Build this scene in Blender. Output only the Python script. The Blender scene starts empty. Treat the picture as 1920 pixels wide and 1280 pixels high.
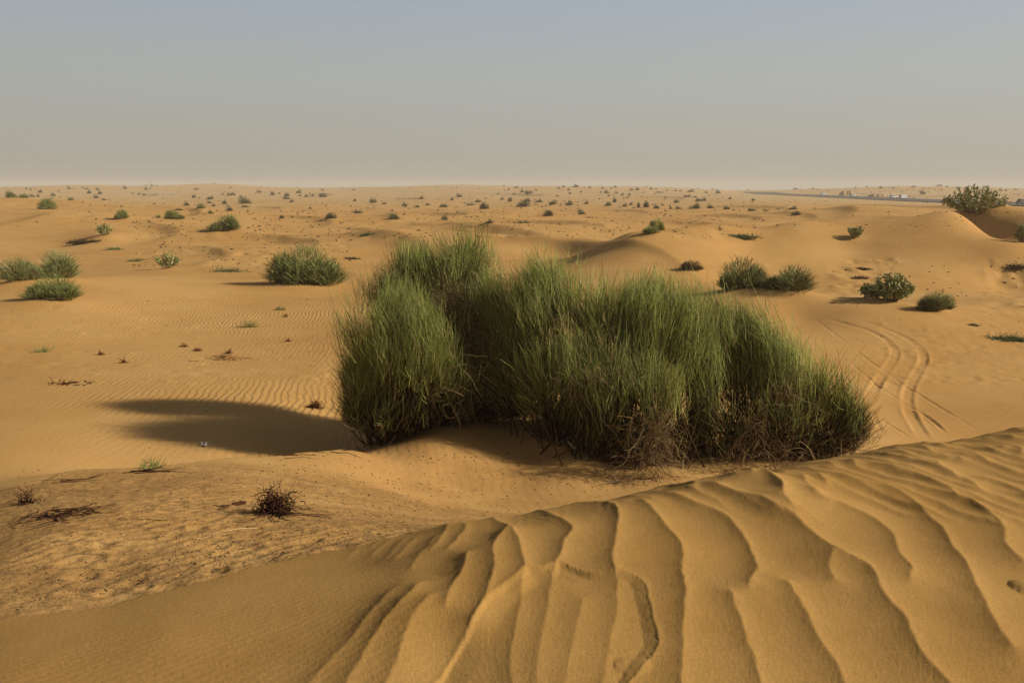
import bpy, math
import numpy as np

rng = np.random.default_rng(7)
F = 1663.0                       # focal length in photo pixels (1920 wide)
PITCH = math.atan(290.0 / F)     # camera looks down by this much
CP, SP = math.cos(PITCH), math.sin(PITCH)
scene = bpy.context.scene
col = scene.collection

# ------------------------------------------------------------------ utilities
def sm(a, b, x):
    t = np.clip((x - a) / (b - a), 0, 1)
    return t * t * (3 - 2 * t)

def raydir(px, py):
    u = (np.asarray(px, float) - 960) / F
    v = -(np.asarray(py, float) - 640) / F
    return u, CP + v * SP, -SP + v * CP

def on_ray(px, py, Y):
    dx, dy, dz = raydir(px, py)
    return dx / dy * Y, Y + 0 * dx, dz / dy * Y

def _hash(ix, iy, seed):
    h = (ix.astype(np.int64) * 374761393 + iy.astype(np.int64) * 668265263 + seed * 974634777) & 0x7fffffff
    h = ((h ^ (h >> 13)) * 1274126177) & 0x7fffffff
    h = (h ^ (h >> 16)) & 0xffff
    return h / 32767.5 - 1.0

def noise(x, y, seed=0):
    xi = np.floor(x); yi = np.floor(y)
    fx = x - xi; fy = y - yi
    xi = xi.astype(np.int64); yi = yi.astype(np.int64)
    ux = fx * fx * fx * (fx * (fx * 6 - 15) + 10); uy = fy * fy * fy * (fy * (fy * 6 - 15) + 10)
    a = _hash(xi, yi, seed); b = _hash(xi + 1, yi, seed)
    c = _hash(xi, yi + 1, seed); d = _hash(xi + 1, yi + 1, seed)
    return (a + (b - a) * ux) * (1 - uy) + (c + (d - c) * ux) * uy

def fbm(x, y, seed=0, o=3):
    s = 0; a = 1.0; t = 0
    for k in range(o):
        s = s + a * noise(x * 2 ** k + 17.3 * k, y * 2 ** k - 9.1 * k, seed + k); t += a; a *= 0.5
    return s / t

def tag(o, label=None, cat=None, group=None, kind=None):
    if label: o['label'] = label
    if cat: o['category'] = cat
    if group: o['group'] = group
    if kind: o['kind'] = kind
    return o

# ------------------------------------------------------------------ materials
def newmat(name):
    m = bpy.data.materials.new(name); m.use_nodes = True
    nt = m.node_tree
    return m, nt, nt.nodes['Principled BSDF']

def setspec(b, rough=0.9, spec=0.1):
    b.inputs['Roughness'].default_value = rough
    b.inputs['Specular IOR Level'].default_value = spec

def plant_mat(name, rough=0.75, spec=0.15, trans=0.0):
    m, nt, b = newmat(name)
    a = nt.nodes.new('ShaderNodeAttribute'); a.attribute_name = 'tint'
    nz = nt.nodes.new('ShaderNodeTexNoise'); nz.inputs['Scale'].default_value = 9
    mr = nt.nodes.new('ShaderNodeMapRange')
    mr.inputs['To Min'].default_value = 0.75; mr.inputs['To Max'].default_value = 1.25
    nt.links.new(nz.outputs['Fac'], mr.inputs['Value'])
    mx = nt.nodes.new('ShaderNodeVectorMath'); mx.operation = 'SCALE'
    nt.links.new(a.outputs['Color'], mx.inputs[0]); nt.links.new(mr.outputs['Result'], mx.inputs['Scale'])
    nt.links.new(mx.outputs['Vector'], b.inputs['Base Color'])
    setspec(b, rough, spec)
    return m

def plain_mat(name, c, rough=0.6, spec=0.3, metal=0, var=0.15, sc=6):
    m, nt, b = newmat(name)
    nz = nt.nodes.new('ShaderNodeTexNoise'); nz.inputs['Scale'].default_value = sc; nz.inputs['Detail'].default_value = 5
    tc = nt.nodes.new('ShaderNodeTexCoord'); nt.links.new(tc.outputs['Object'], nz.inputs['Vector'])
    mx = nt.nodes.new('ShaderNodeMix'); mx.data_type = 'RGBA'
    mx.inputs['A'].default_value = (*[v * (1 - var) for v in c], 1)
    mx.inputs['B'].default_value = (*[v * (1 + var) for v in c], 1)
    nt.links.new(nz.outputs['Fac'], mx.inputs['Factor'])
    nt.links.new(mx.outputs['Result'], b.inputs['Base Color'])
    setspec(b, rough, spec); b.inputs['Metallic'].default_value = metal
    return m

M_GREEN = plant_mat('green stems')
M_DEAD = plant_mat('dead twigs', 0.9, 0.05)
M_LEAF = plant_mat('leaves', 0.6, 0.2)

def sand_material():
    m, nt, b = newmat('sand')
    N, L = nt.nodes, nt.links
    geo = N.new('ShaderNodeNewGeometry')
    P = geo.outputs['Position']
    def attr(n):
        a = N.new('ShaderNodeAttribute'); a.attribute_name = n; return a.outputs['Fac']
    def nz(scale, det=3, rough=0.55, vec=None):
        n = N.new('ShaderNodeTexNoise'); n.inputs['Scale'].default_value = scale
        n.inputs['Detail'].default_value = det; n.inputs['Roughness'].default_value = rough
        L.new(vec or P, n.inputs['Vector']); return n.outputs['Fac']
    def mth(op, a, b_=None, c=None):
        n = N.new('ShaderNodeMath'); n.operation = op
        for i, v in enumerate((a, b_, c)):
            if v is None: continue
            if isinstance(v, (int, float)): n.inputs[i].default_value = v
            else: L.new(v, n.inputs[i])
        return n.outputs[0]
    def mixc(f, a, c):
        n = N.new('ShaderNodeMix'); n.data_type = 'RGBA'
        for k, v in (('Factor', f), ('A', a), ('B', c)):
            if isinstance(v, (int, float)): n.inputs[k].default_value = v
            elif isinstance(v, tuple): n.inputs[k].default_value = (*v, 1)
            else: L.new(v, n.inputs[k])
        return n.outputs['Result']
    def mr(v, a, c, lo, hi):
        n = N.new('ShaderNodeMapRange'); n.inputs['From Min'].default_value = a; n.inputs['From Max'].default_value = c
        n.inputs['To Min'].default_value = lo; n.inputs['To Max'].default_value = hi; L.new(v, n.inputs['Value'])
        return n.outputs['Result']
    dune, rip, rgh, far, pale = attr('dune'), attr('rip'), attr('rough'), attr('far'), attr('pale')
    # colour
    c = mixc(mr(nz(0.16, 6, 0.62), 0.38, 0.62, 0, 1), COL['sand_a'], COL['sand_b'])
    c = mixc(mth('MULTIPLY', mr(nz(0.9, 4), 0.5, 0.72, 0, 1), 0.35), c, COL['sand_c'])
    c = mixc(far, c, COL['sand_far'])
    st_ = N.new('ShaderNodeMapping'); st_.inputs['Scale'].default_value = (0.55, 0.28, 1); L.new(P, st_.inputs['Vector'])
    c = mixc(mth('MULTIPLY', mr(nz(1.0, 6, 0.66, st_.outputs[0]), 0.57, 0.70, 0, 0.55), attr('plain')), c, (0.27, 0.150, 0.052))
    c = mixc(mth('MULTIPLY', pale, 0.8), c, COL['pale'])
    d = mixc(mr(nz(1.3, 4), 0.35, 0.65, 0, 1), COL['dune_a'], COL['dune_b'])
    c = mixc(dune, c, d)
    old_and_shade = attr('old')  # old ground's own colour, plus shade tinted onto the front bank
    c = mixc(mth('MULTIPLY', old_and_shade, mr(nz(1.6, 5, 0.6), 0.35, 0.62, 0.35, 1.0)), c, COL['old'])
    # coarse dark grit lying on the old wind-swept ground
    grit = mth('MULTIPLY', mr(nz(42, 3, 0.6), 0.60, 0.70, 0, 1), mth('MULTIPLY', rgh, mr(nz(3.5, 3), 0.42, 0.62, 0.0, 0.75)))
    c = mixc(grit, c, (0.075, 0.038, 0.014))
    wisp = N.new('ShaderNodeMapping'); wisp.vector_type = 'POINT'
    wisp.inputs['Rotation'].default_value = (0, 0, math.radians(-38)); wisp.inputs['Scale'].default_value = (1.0, 6.0, 1)
    L.new(P, wisp.inputs['Vector'])
    c = mixc(mth('MULTIPLY', mth('MULTIPLY', mr(nz(2.6, 4, 0.6, wisp.outputs[0]), 0.52, 0.68, 0, 0.62), rgh), 1.0), c, (0.16, 0.095, 0.045))
    sp = N.new('ShaderNodeVectorMath'); sp.operation = 'SCALE'
    L.new(c, sp.inputs[0]); L.new(mth('MULTIPLY', mr(nz(260, 2, 0.7), 0.3, 0.7, 0.84, 1.16), mr(nz(95, 2, 0.7), 0.3, 0.7, 0.88, 1.12)), sp.inputs['Scale'])
    L.new(sp.outputs['Vector'], b.inputs['Base Color'])
    # small wind ripples (metres of height)
    sep = N.new('ShaderNodeSeparateXYZ'); L.new(P, sep.inputs[0])
    x, y = sep.outputs[0], sep.outputs[1]
    k = 2 * math.pi / 0.13
    ph = mth('MULTIPLY', mth('ADD', x, mth('MULTIPLY', y, 0.12)), k)
    ph = mth('ADD', ph, mth('MULTIPLY', nz(0.22, 2), 26.0))
    ph = mth('ADD', ph, mth('MULTIPLY', nz(1.9, 3, 0.55), 12.0))
    s = mth('SINE', ph)
    h = mth('MULTIPLY', mth('MULTIPLY', mth('ADD', s, mth('MULTIPLY', mth('SINE', mth('MULTIPLY', ph, 2)), 0.25)), mr(nz(0.5, 3), 0.3, 0.6, 0.35, 1.0)), mth('MULTIPLY', rip, 0.0032))
    # fine streaks on the smooth dune foot
    ph2 = mth('MULTIPLY', mth('ADD', mth('MULTIPLY', x, 0.80), mth('MULTIPLY', y, -0.6)), 2 * math.pi / 0.042)
    ph2 = mth('ADD', ph2, mth('MULTIPLY', nz(1.2, 4, 0.6), 24.0))
    h2 = mth('MULTIPLY', mth('SINE', ph2), mth('MULTIPLY', attr('streak'), 0.00026))
    # grain and small lumps
    g = mth('MULTIPLY', nz(190, 2, 0.6), 0.0010)
    l = mth('MULTIPLY', nz(14, 4, 0.6), mth('MULTIPLY', mth('ADD', rgh, mth('MULTIPLY', mth('SUBTRACT', 1.0, dune), 0.30)), 0.014))
    H = mth('ADD', mth('ADD', h, h2), mth('ADD', g, l))
    bp = N.new('ShaderNodeBump'); bp.inputs['Distance'].default_value = 1.0; bp.inputs['Strength'].default_value = 1.0
    L.new(H, bp.inputs['Height']); L.new(bp.outputs[0], b.inputs['Normal'])
    setspec(b, 0.95, 0.05)
    return m

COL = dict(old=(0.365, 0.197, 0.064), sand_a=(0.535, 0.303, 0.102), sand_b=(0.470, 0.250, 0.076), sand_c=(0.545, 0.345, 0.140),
           sand_far=(0.50, 0.325, 0.150), pale=(0.47, 0.35, 0.21),
           dune_a=(0.405, 0.228, 0.069), dune_b=(0.350, 0.190, 0.052))
M_SAND = sand_material()

# ------------------------------------------------------------------ terrain: broad shape
EDGE = [(-260, 1235, 3.1), (0, 1165, 3.35), (200, 1140, 3.5), (400, 1085, 3.85), (650, 1030, 4.3), (760, 1010, 4.4), (830, 993, 4.42), (920, 985, 4.45),
        (1060, 957, 4.5), (1200, 930, 4.7), (1330, 905, 4.9), (1500, 870, 5.3), (1680, 835, 5.8), (1920, 800, 6.3), (2200, 765, 6.9)]
CT = list(EDGE)
CT += [(0, 1280, 2.62), (480, 1280, 2.6), (960, 1280, 2.58), (1440, 1280, 2.58), (1920, 1280, 2.58),
       (300, 1200, 2.95), (600, 1150, 3.2), (1000, 1120, 3.25), (1400, 1050, 3.6), (1700, 980, 4.1), (1900, 900, 4.8),
       # old ground to the left, sloping to its broken edge
       (0, 1120, 3.7), (200, 1080, 4.1), (400, 1040, 4.4), (600, 1000, 4.8), (100, 1000, 4.9), (300, 980, 5.2), (500, 950, 5.8),
       (760, 960, 6.8), (900, 945, 9.2), (1050, 925, 10.2), (1150, 912, 10.6), (1230, 882, 11.2), (1420, 868, 11.8), (1550, 850, 12.3), (1650, 835, 13.0),
       (100, 930, 6.4), (60, 905, 7.2), (300, 900, 7.2), (500, 890, 7.8), (700, 900, 8.8), (850, 885, 10.6), (750, 900, 9.5), (950, 890, 10.9), (0, 950, 6.2),
       (120, 884, 7.9), (200, 880, 8.0), (330, 872, 8.2), (430, 860, 8.8), (560, 850, 9.6), (650, 844, 10.3), (750, 828, 12.0),
       (900, 840, 11.6), (800, 850, 11.0), (900, 765, 13.9), (1050, 800, 12.4), (1000, 850, 11.7), (820, 790, 12.6), (1350, 800, 14.0), (1150, 800, 13.5),
       # hollow and plain
       (400, 820, 12.1), (250, 800, 12.5), (500, 780, 13.7), (400, 740, 15.0), (150, 840, 11.0), (0, 850, 10.3), (0, 900, 8.4),
       (0, 750, 14.4), (300, 680, 18.5), (600, 700, 17.2), (0, 650, 21.0), (300, 600, 27.0), (600, 600, 27.0), (640, 780, 14.4),
       (0, 533, 33), (80, 526, 34), (150, 520, 36), (230, 514, 41), (0, 600, 25), (150, 570, 28.5),
       (150, 480, 54), (330, 505, 45), (195, 440, 66), (140, 458, 64), (250, 450, 66), (420, 433, 78), (520, 440, 80), (450, 470, 58), (600, 500, 46), (600, 470, 58), (640, 545, 36),
       (0, 373, 140), (150, 377, 140), (330, 388, 140), (470, 398, 140), (60, 408, 90), (0, 400, 95), (130, 430, 76), (260, 415, 95), (230, 410, 100), (90, 393, 115),
       # right side
       (1900, 760, 17), (1700, 760, 17), (1700, 650, 23), (1900, 640, 24), (1500, 590, 27.5), (1423, 540, 31), (1513, 553, 29.5), (1607, 566, 28.2), (1713, 577, 27.6), (1800, 585, 27.8), (1920, 592, 28.5),
       (1400, 528, 38), (1600, 525, 39.5), (1900, 560, 34), (1900, 520, 42), (1400, 470, 46), (1600, 470, 47), (1780, 470, 45), (1250, 475, 42), (1900, 480, 43.5),
       (1060, 497, 45), (1130, 470, 45.5), (1190, 450, 46.5), (1330, 432, 49.5), (1500, 418, 52.5), (1640, 413, 54.5), (1720, 410, 55.2), (1790, 409, 55.5), (1830, 424, 53), (1862, 446, 49.5), (1930, 458, 48),
       (1790, 403, 61), (1850, 404, 58.5), (1930, 412, 55.5), (2050, 420, 54),
       (1000, 520, 38), (1000, 600, 27), (1150, 560, 31), (1300, 520, 37), (850, 560, 31), (800, 650, 21), (1000, 700, 18), (1300, 700, 18),
       # dark-faced dune behind the big shrubs
       (650, 462, 60), (730, 452, 62), (860, 452, 62), (1000, 457, 60), (1100, 464, 56), (740, 482, 53), (880, 484, 52), (1020, 482, 53),
       # far ground rising to the horizon
       (100, 366, 330), (300, 370, 380), (600, 370, 380), (900, 370, 380), (1200, 371, 370), (1350, 374, 330), (300, 400, 152), (620, 402, 146), (900, 402, 146), (1200, 402, 146), (1400, 401, 146),
       (700, 425, 100), (950, 425, 100), (1200, 425, 100), (1350, 418, 110), (300, 360, 560), (700, 360, 560), (1100, 360, 560), (1300, 362, 540),
       (0, 353, 800), (130, 348.5, 800), (260, 349, 820), (400, 346, 850), (550, 352, 820), (700, 350.5, 850), (880, 348, 850), (1000, 350, 850), (1090, 349, 850), (1200, 351, 830), (1260, 351.5, 800), (1340, 358, 760), (1430, 364, 760),
       (1500, 358, 830), (1580, 352.5, 830), (1700, 349.5, 830), (1820, 351, 830), (1920, 354, 830),
       (1920, 385.5, 300), (1850, 381, 335), (1779, 376.6, 400), (1671, 373, 470), (1595, 370.6, 520), (1541, 367.5, 600), (1480, 365.6, 690),
       (1500, 384, 215), (1700, 392, 180), (1580, 398, 140), (1450, 390, 190), (1650, 402, 120), (1900, 398, 130), (1750, 366, 600), (1880, 366, 600), (1640, 362, 680)]
XYZ = [on_ray(*c) for c in CT]
def pl(px, Y, z):
    u = (px - 960) / F
    XYZ.append((u / 0.985 * Y, Y, z))
for px, Y, z in [(200, 9.9, -3.27), (330, 10.1, -3.38), (430, 10.8, -3.52), (560, 11.4, -3.62), (650, 11.8, -3.66), (100, 9.4, -3.1),
                 (1200, 6.2, -2.35), (1330, 6.6, -2.5), (1330, 9.0, -3.4), (1500, 7.2, -2.6), (1500, 9.5, -3.55), (1680, 8, -2.8), (1680, 10.5, -3.75),
                 (1920, 8.8, -2.95), (1920, 11.5, -3.95), (2300, 10, -3.2), (2300, 14, -4.1), (1060, 6.0, -2.35), (920, 5.6, -2.2), (1060, 7.6, -2.95), (1200, 8.0, -3.1),
                 (0, 41, -4.35), (80, 42, -4.35), (150, 45, -4.35), (-200, 40, -4.2),
                 (1423, 36, -4.2), (1513, 35, -4.25), (1607, 33.5, -4.25), (1713, 32.5, -4.2), (1800, 32, -4.2),
                 (1060, 54, -4.2), (1190, 57, -4.4), (1330, 60, -4.4), (1500, 63, -4.4), (1640, 64, -4.3), (1770, 57.5, -3.4), (1810, 56, -3.5), (1860, 53, -3.5), (1940, 50, -3.4),
                 (1770, 75, -4.2), (1930, 72, -4.2), (0, 190, -4.3), (150, 190, -4.4), (330, 180, -4.4),
                 (730, 72, -4.4), (860, 72, -4.4), (1000, 70, -4.4)]:
    pl(px, Y, z)
for px in range(-400, 2400, 200):
    pl(px, 1300, -12); pl(px, 1050, -5)
for a in np.radians(np.arange(-180, 180, 30)):
    for r_, z_ in ((0.6, -1.55), (1.3, -1.54), (2.0, -1.55)):
        XYZ.append((r_ * math.sin(a), r_ * math.cos(a), z_))
    if abs(a) > math.radians(50):
        for r_, z_ in ((4, -1.75), (8, -3.0), (15, -4.0), (40, -4.4), (150, -4.4), (800, -4.0), (1300, -12)):
            XYZ.append((r_ * math.sin(a), r_ * math.cos(a), z_))
XYZ = np.array([[float(v) for v in p] for p in XYZ])

def feat(x, y):
    az = np.arctan2(x, y); r = np.hypot(x, y)
    # periodic embedding of azimuth keeps the sheet continuous behind the camera
    return np.stack([2.0 * np.sin(az), 2.0 * np.cos(az), np.log(r)], -1)
CF = feat(XYZ[:, 0], XYZ[:, 1])
CC = 0.045
def kern(d2): return np.sqrt(d2 + CC * CC)
D2 = ((CF[:, None] - CF[None]) ** 2).sum(-1)
nC = len(CF)
A = np.zeros((nC + 1, nC + 1)); A[:nC, :nC] = kern(D2) - 2e-3 * np.eye(nC); A[:nC, nC] = 1; A[nC, :nC] = 1
W = np.linalg.solve(A, np.append(XYZ[:, 2], 0))

def broad(x, y):
    sh = x.shape; x = x.ravel(); y = y.ravel(); out = np.empty_like(x)
    cf = CF.astype(np.float32); w = W[:nC].astype(np.float32)
    c2 = (cf ** 2).sum(1)
    for i in range(0, len(x), 40000):
        f = feat(x[i:i + 40000], y[i:i + 40000]).astype(np.float32)
        d2 = np.maximum((f ** 2).sum(1)[:, None] + c2[None] - 2 * f @ cf.T, 0)
        out[i:i + 40000] = np.sqrt(d2 + CC * CC) @ w + W[nC]
    return out.reshape(sh)

# polar grid, fine where the camera looks
fine = np.radians(np.arange(-37, 37.001, 0.085))
outer = np.radians(np.concatenate([np.linspace(37.5, 60, 30), np.linspace(62, 180, 50)]))
AZ = np.concatenate([-outer[::-1][1:], fine, outer]); AZ[-1] = math.pi
lr = [math.log(0.5)]
while lr[-1] < math.log(1560):
    r_ = math.exp(lr[-1])
    lr.append(lr[-1] + (0.03 if r_ < 1.6 else 0.0042 if r_ < 28 else 0.006 if r_ < 70 else 0.011))
RR = np.exp(np.array(lr)); LR = np.array(lr)
nA, nR = len(AZ), len(RR)
GA, GR = np.meshgrid(AZ, RR)               # rows = r
GX, GY = GR * np.sin(GA), GR * np.cos(GA)

# world-space dunes with a slip face turned to the left / towards us
def add_dunes(x, y, z):
    for px, py, Y, wid, stoss, h, ang in [
        (520, 386, 190, 16, 24, 0.9, 25), (860, 388, 135, 14, 16, 1.5, 20), (740, 398, 120, 11, 15, 1.3, 10), (1180, 396, 165, 15, 20, 1.0, 18),
        (1600, 404, 118, 9, 14, 1.7, -8), (1500, 402, 120, 12, 18, 1.0, 5), (1740, 405, 100, 9, 12, 1.5, 12), (1640, 391, 150, 16, 20, 1.2, 10),
        (1760, 394, 150, 12, 18, 1.1, 10), (700, 428, 88, 9, 12, 0.8, 20), (960, 432, 84, 12, 14, 0.9, 28), (1400, 405, 125, 14, 18, 0.9, 5),
        (380, 402, 118, 14, 18, 0.8, 20), (180, 372, 230, 26, 30, 1.3, 20), (300, 362, 420, 50, 50, 2.0, 20), (620, 360, 430, 50, 60, 2.0, 20), (1000, 360, 420, 50, 50, 1.8, 15),
        (1250, 366, 330, 30, 40, 1.2, 15), (780, 366, 330, 35, 40, 1.4, 15), (60, 362, 480, 40, 50, 1.6, 10), (1750, 360, 560, 50, 50, 2.0, 10), (1620, 358, 640, 30, 40, 2.2, 10),
        (420, 470, 56, 7, 8, 0.3, 25), (1165, 466, 45, 6.5, 13, 0.28, 32),
        (760, 466, 60, 11, 10, 0.7, 28), (1090, 468, 55, 8, 9, 0.6, 28), (1605, 412, 76, 8, 9, 1.0, 25), (1730, 412, 80, 8, 9, 0.9, 20), (110, 410, 84, 11, 10, 1.1, 15), (1500, 430, 66, 6, 8, 0.4, 20), (560, 452, 66, 9, 10, 0.45, 35), (330, 440, 74, 8, 9, 0.5, 30),
        (1330, 408, 96, 10, 12, 1.2, 25), (1060, 412, 100, 12, 14, 1.2, 30), (820, 414, 98, 10, 12, 0.9, 35), (600, 412, 110, 12, 14, 1.2, 30), (1420, 385, 190, 16, 18, 1.6, 20), (1680, 384, 190, 16, 18, 1.6, 20)]:
        h *= 0.45 if 85 < Y < 250 else 0.5 if Y > 250 else 1
        cx, cy, _ = [float(v) for v in on_ray(px, py, Y)]
        a = math.radians(ang)                       # slip direction: left, turned towards the camera by ang
        dx, dy = -math.cos(a), -math.sin(a)
        lx, ly = -dy, dx
        X, Yv = x - cx, y - cy
        near = (np.abs(X) < 4 * (wid + stoss)) & (np.abs(Yv) < 4 * (wid + stoss))
        X, Yv = X[near], Yv[near]
        s = X * dx + Yv * dy
        t = X * lx + Yv * ly
        hw = h * np.exp(-(t / wid) ** 2)
        s = s + (t / wid) ** 2 * wid * 0.22 * -1 + 0.12 * wid * noise(t / wid * 1.7, t * 0, 5)
        up = np.exp(-(s / stoss) ** 2) * hw
        dn = hw * np.exp(-(np.maximum(s, 0) / (2.1 * h)) ** 1.6)
        dn = np.where(s > 0, dn, up)
        z[near] += dn
    return z

def undulate(x, y, r):
    a = sm(10, 22, r)
    z = a * 0.10 * fbm(x / 6.5, y / 6.5, 3)
    z = z + sm(30, 60, r) * 0.17 * fbm(x / 19, y / 19, 11)
    z = z + sm(120, 260, r) * 0.9 * fbm(x / 60, y / 60, 21) + sm(70, 130, r) * 0.25 * fbm(x / 9, y / 9, 31)
    return z * (1 - 0.75 * sm(0.22, 0.30, x / np.maximum(y, 1)) * sm(80, 140, r) * (1 - sm(560, 640, r)))

Z0 = broad(GX, GY)
Z0 = add_dunes(GX, GY, Z0)
road_w = np.exp(-((GX - (171 + (GY - 300) * 0.095)) / 30) ** 2) * sm(200, 300, GY)
Z0 += undulate(GX, GY, GR) * (1 - 0.9 * road_w)

def column(Z, az):
    i = np.clip(np.searchsorted(AZ, az) - 1, 0, nA - 2)
    t = (az - AZ[i]) / (AZ[i + 1] - AZ[i])
    return Z[:, i] * (1 - t) + Z[:, i + 1] * t

def hit(Z, px, py, rmin=1.5):
    """first point of the ground seen through a photo pixel"""
    dx, dy, dz = [float(v) for v in raydir(px, py)]
    az = math.atan2(dx, dy); s = dz / math.hypot(dx, dy)
    zc = column(Z, az); q = zc - s * RR
    q[RR < rmin] = -1; q[RR > 1000] = -1
    k = np.argmax(q >= 0)
    if q[k] < 0:
        ok = (RR > 300) & (RR < 1000)
        k = int(np.argmax(np.where(ok, zc / RR, -9))); r = RR[k]
    else:
        t = q[k - 1] / (q[k - 1] - q[k]) if q[k - 1] > -0.9 else 1
        r = RR[k - 1] + (RR[k] - RR[k - 1]) * t
    z = float(np.interp(r, RR, zc))
    return np.array([r * math.sin(az), r * math.cos(az), z])

def ground(Z, x, y):
    az = math.atan2(x, y); r = math.hypot(x, y)
    return float(np.interp(math.log(r), LR, column(Z, az)))

def scale_at(p):        # metres per photo pixel at a point
    return (p[1] * CP - p[2] * SP) / F

# ------------------------------------------------------------------ plants: where they stand (photo pixel of base, width, height)
FAR = []
def far_list(ox, oy, s, items):
    for it in items:
        cx, by, w, h = it[:4]; k = it[4] if len(it) > 4 else 'g'
        FAR.append((ox + cx / s, oy + by / s, w / s, h / s, k))
far_list(0, 330, 4.0, [(195,97,25,14),(228,106,30,18),(100,168,90,62,'v'),(180,172,90,40,'v'),(302,128,50,32),(240,160,40,30),(285,158,30,25),(395,152,50,30),(397,168,20,14),(437,118,26,14),(513,98,42,28),(533,182,56,26,'v'),(618,90,20,14),(648,102,44,18),(665,136,55,34),(718,168,42,34),(735,106,40,26),(752,140,50,32),(780,184,34,22),(935,98,42,32),(1094,72,14,10),(1137,75,26,18),(1178,78,22,12),(1095,105,36,28),(1127,98,16,14),(995,134,24,16),(1042,142,36,22),(1080,146,36,20),(1162,216,22,16),(1470,108,48,22),(1610,57,20,8),(1455,168,42,32),(1580,178,58,36),(1668,142,34,16),(1740,150,70,30,'p'),(1497,170,20,18),(1565,208,50,28),(1600,230,40,28),(1682,214,54,42),(1835,215,95,75),(1840,238,60,25),(1395,226,66,42),(1508,248,80,52,'v'),(1715,266,72,52),(1585,288,60,34,'v'),(1345,262,70,24,'r')])
far_list(480, 330, 4.0, [(22,128,50,22),(127,146,52,36),(172,138,30,14),(326,132,54,36),(232,155,50,38),(225,178,60,30),(265,198,42,30),(312,84,18,8),(500,110,28,20),(330,152,30,20),(380,160,50,22),(424,158,36,26),(505,165,76,42),(733,108,30,14),(740,190,40,26),(880,205,70,44),(962,214,44,22),(411,248,30,22),(769,284,62,32),(200,320,60,26,'d'),(272,312,34,18),(568,328,115,54,'d'),(1022,265,28,20),(1125,230,60,46,'p'),(1200,238,60,22,'v'),(1290,222,40,22),(1408,240,80,34,'v'),(1020,335,150,58,'y'),(1413,332,60,46),(1237,178,44,34),(1470,186,38,30),(1523,160,50,34),(1680,200,70,30,'p'),(1718,255,95,60,'d'),(1848,180,40,28),(1897,108,24,20),(1820,140,30,14),(1903,194,40,40),(1857,76,20,12),(1740,358,80,44,'p'),(1610,225,70,22,'p')])
far_list(960, 330, 4.0, [(36,92,40,18),(80,125,40,28),(127,136,60,32),(180,114,36,16),(18,138,26,14),(352,97,32,24),(386,86,26,22),(428,110,28,20),(478,86,60,28),(586,94,36,18),(678,96,20,22),(743,98,20,22),(773,88,26,20),(522,127,26,20),(434,136,30,20),(343,156,32,16),(710,135,40,36),(668,128,26,16),(725,154,22,20),(780,132,28,24),(825,146,30,24),(880,150,28,30),(868,166,30,14),(897,108,32,20),(945,110,44,28),(1045,104,36,20),(1078,104,20,14),(1158,110,26,12),(1226,116,36,14),(1262,116,22,14),(1110,130,60,14),(1150,166,28,16),(975,158,18,12),(1345,124,66,30),(1458,128,30,20),(1545,134,40,38),(1410,192,70,26),(1440,190,36,40),(1313,160,50,20),(1370,162,30,16),(1635,176,36,26),(1810,190,30,22),(1235,205,40,34),(1365,252,85,58,'v'),(1490,248,66,42),(1610,256,75,34),(1660,260,30,16),(1258,252,70,30,'p'),(1195,250,32,34,'p'),(1088,248,62,44),(1013,240,72,50,'d'),(950,236,40,56),(895,220,36,28),(848,232,52,32),(1130,222,26,22),(710,230,75,38,'v'),(770,200,45,52),(555,214,42,34),(423,226,76,36),(440,205,40,26),(298,220,76,42),(200,200,56,24),(85,238,100,72),(110,200,50,36),(262,310,120,54,'d'),(523,292,62,52),(60,360,60,30),(110,360,50,30),(1800,268,60,26),(1500,100,18,12),(1400,82,20,8),(1000,80,22,8)])
far_list(1400, 330, 3.692, [(45,175,28,20),(345,95,25,15),(305,240,90,32,'p'),(335,278,85,36,'d'),(35,248,52,20),(135,243,40,14),(220,230,26,14),(930,88,34,22),(1013,88,26,14),(833,76,20,12),(1157,78,30,16),(1215,128,55,38),(1130,150,20,14),(1325,72,26,12),(1345,70,24,14),(1388,78,30,14),(1466,88,30,18),(1517,85,28,18),(1590,95,24,12),(1658,82,34,20),(1690,165,40,22),(1760,106,36,22),(1795,104,24,16),(1862,96,26,14),(1460,140,30,18),(755,78,20,8),(500,95,30,8),(1350,97,20,10),(1880,135,18,10),(1530,110,16,10)])

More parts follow.
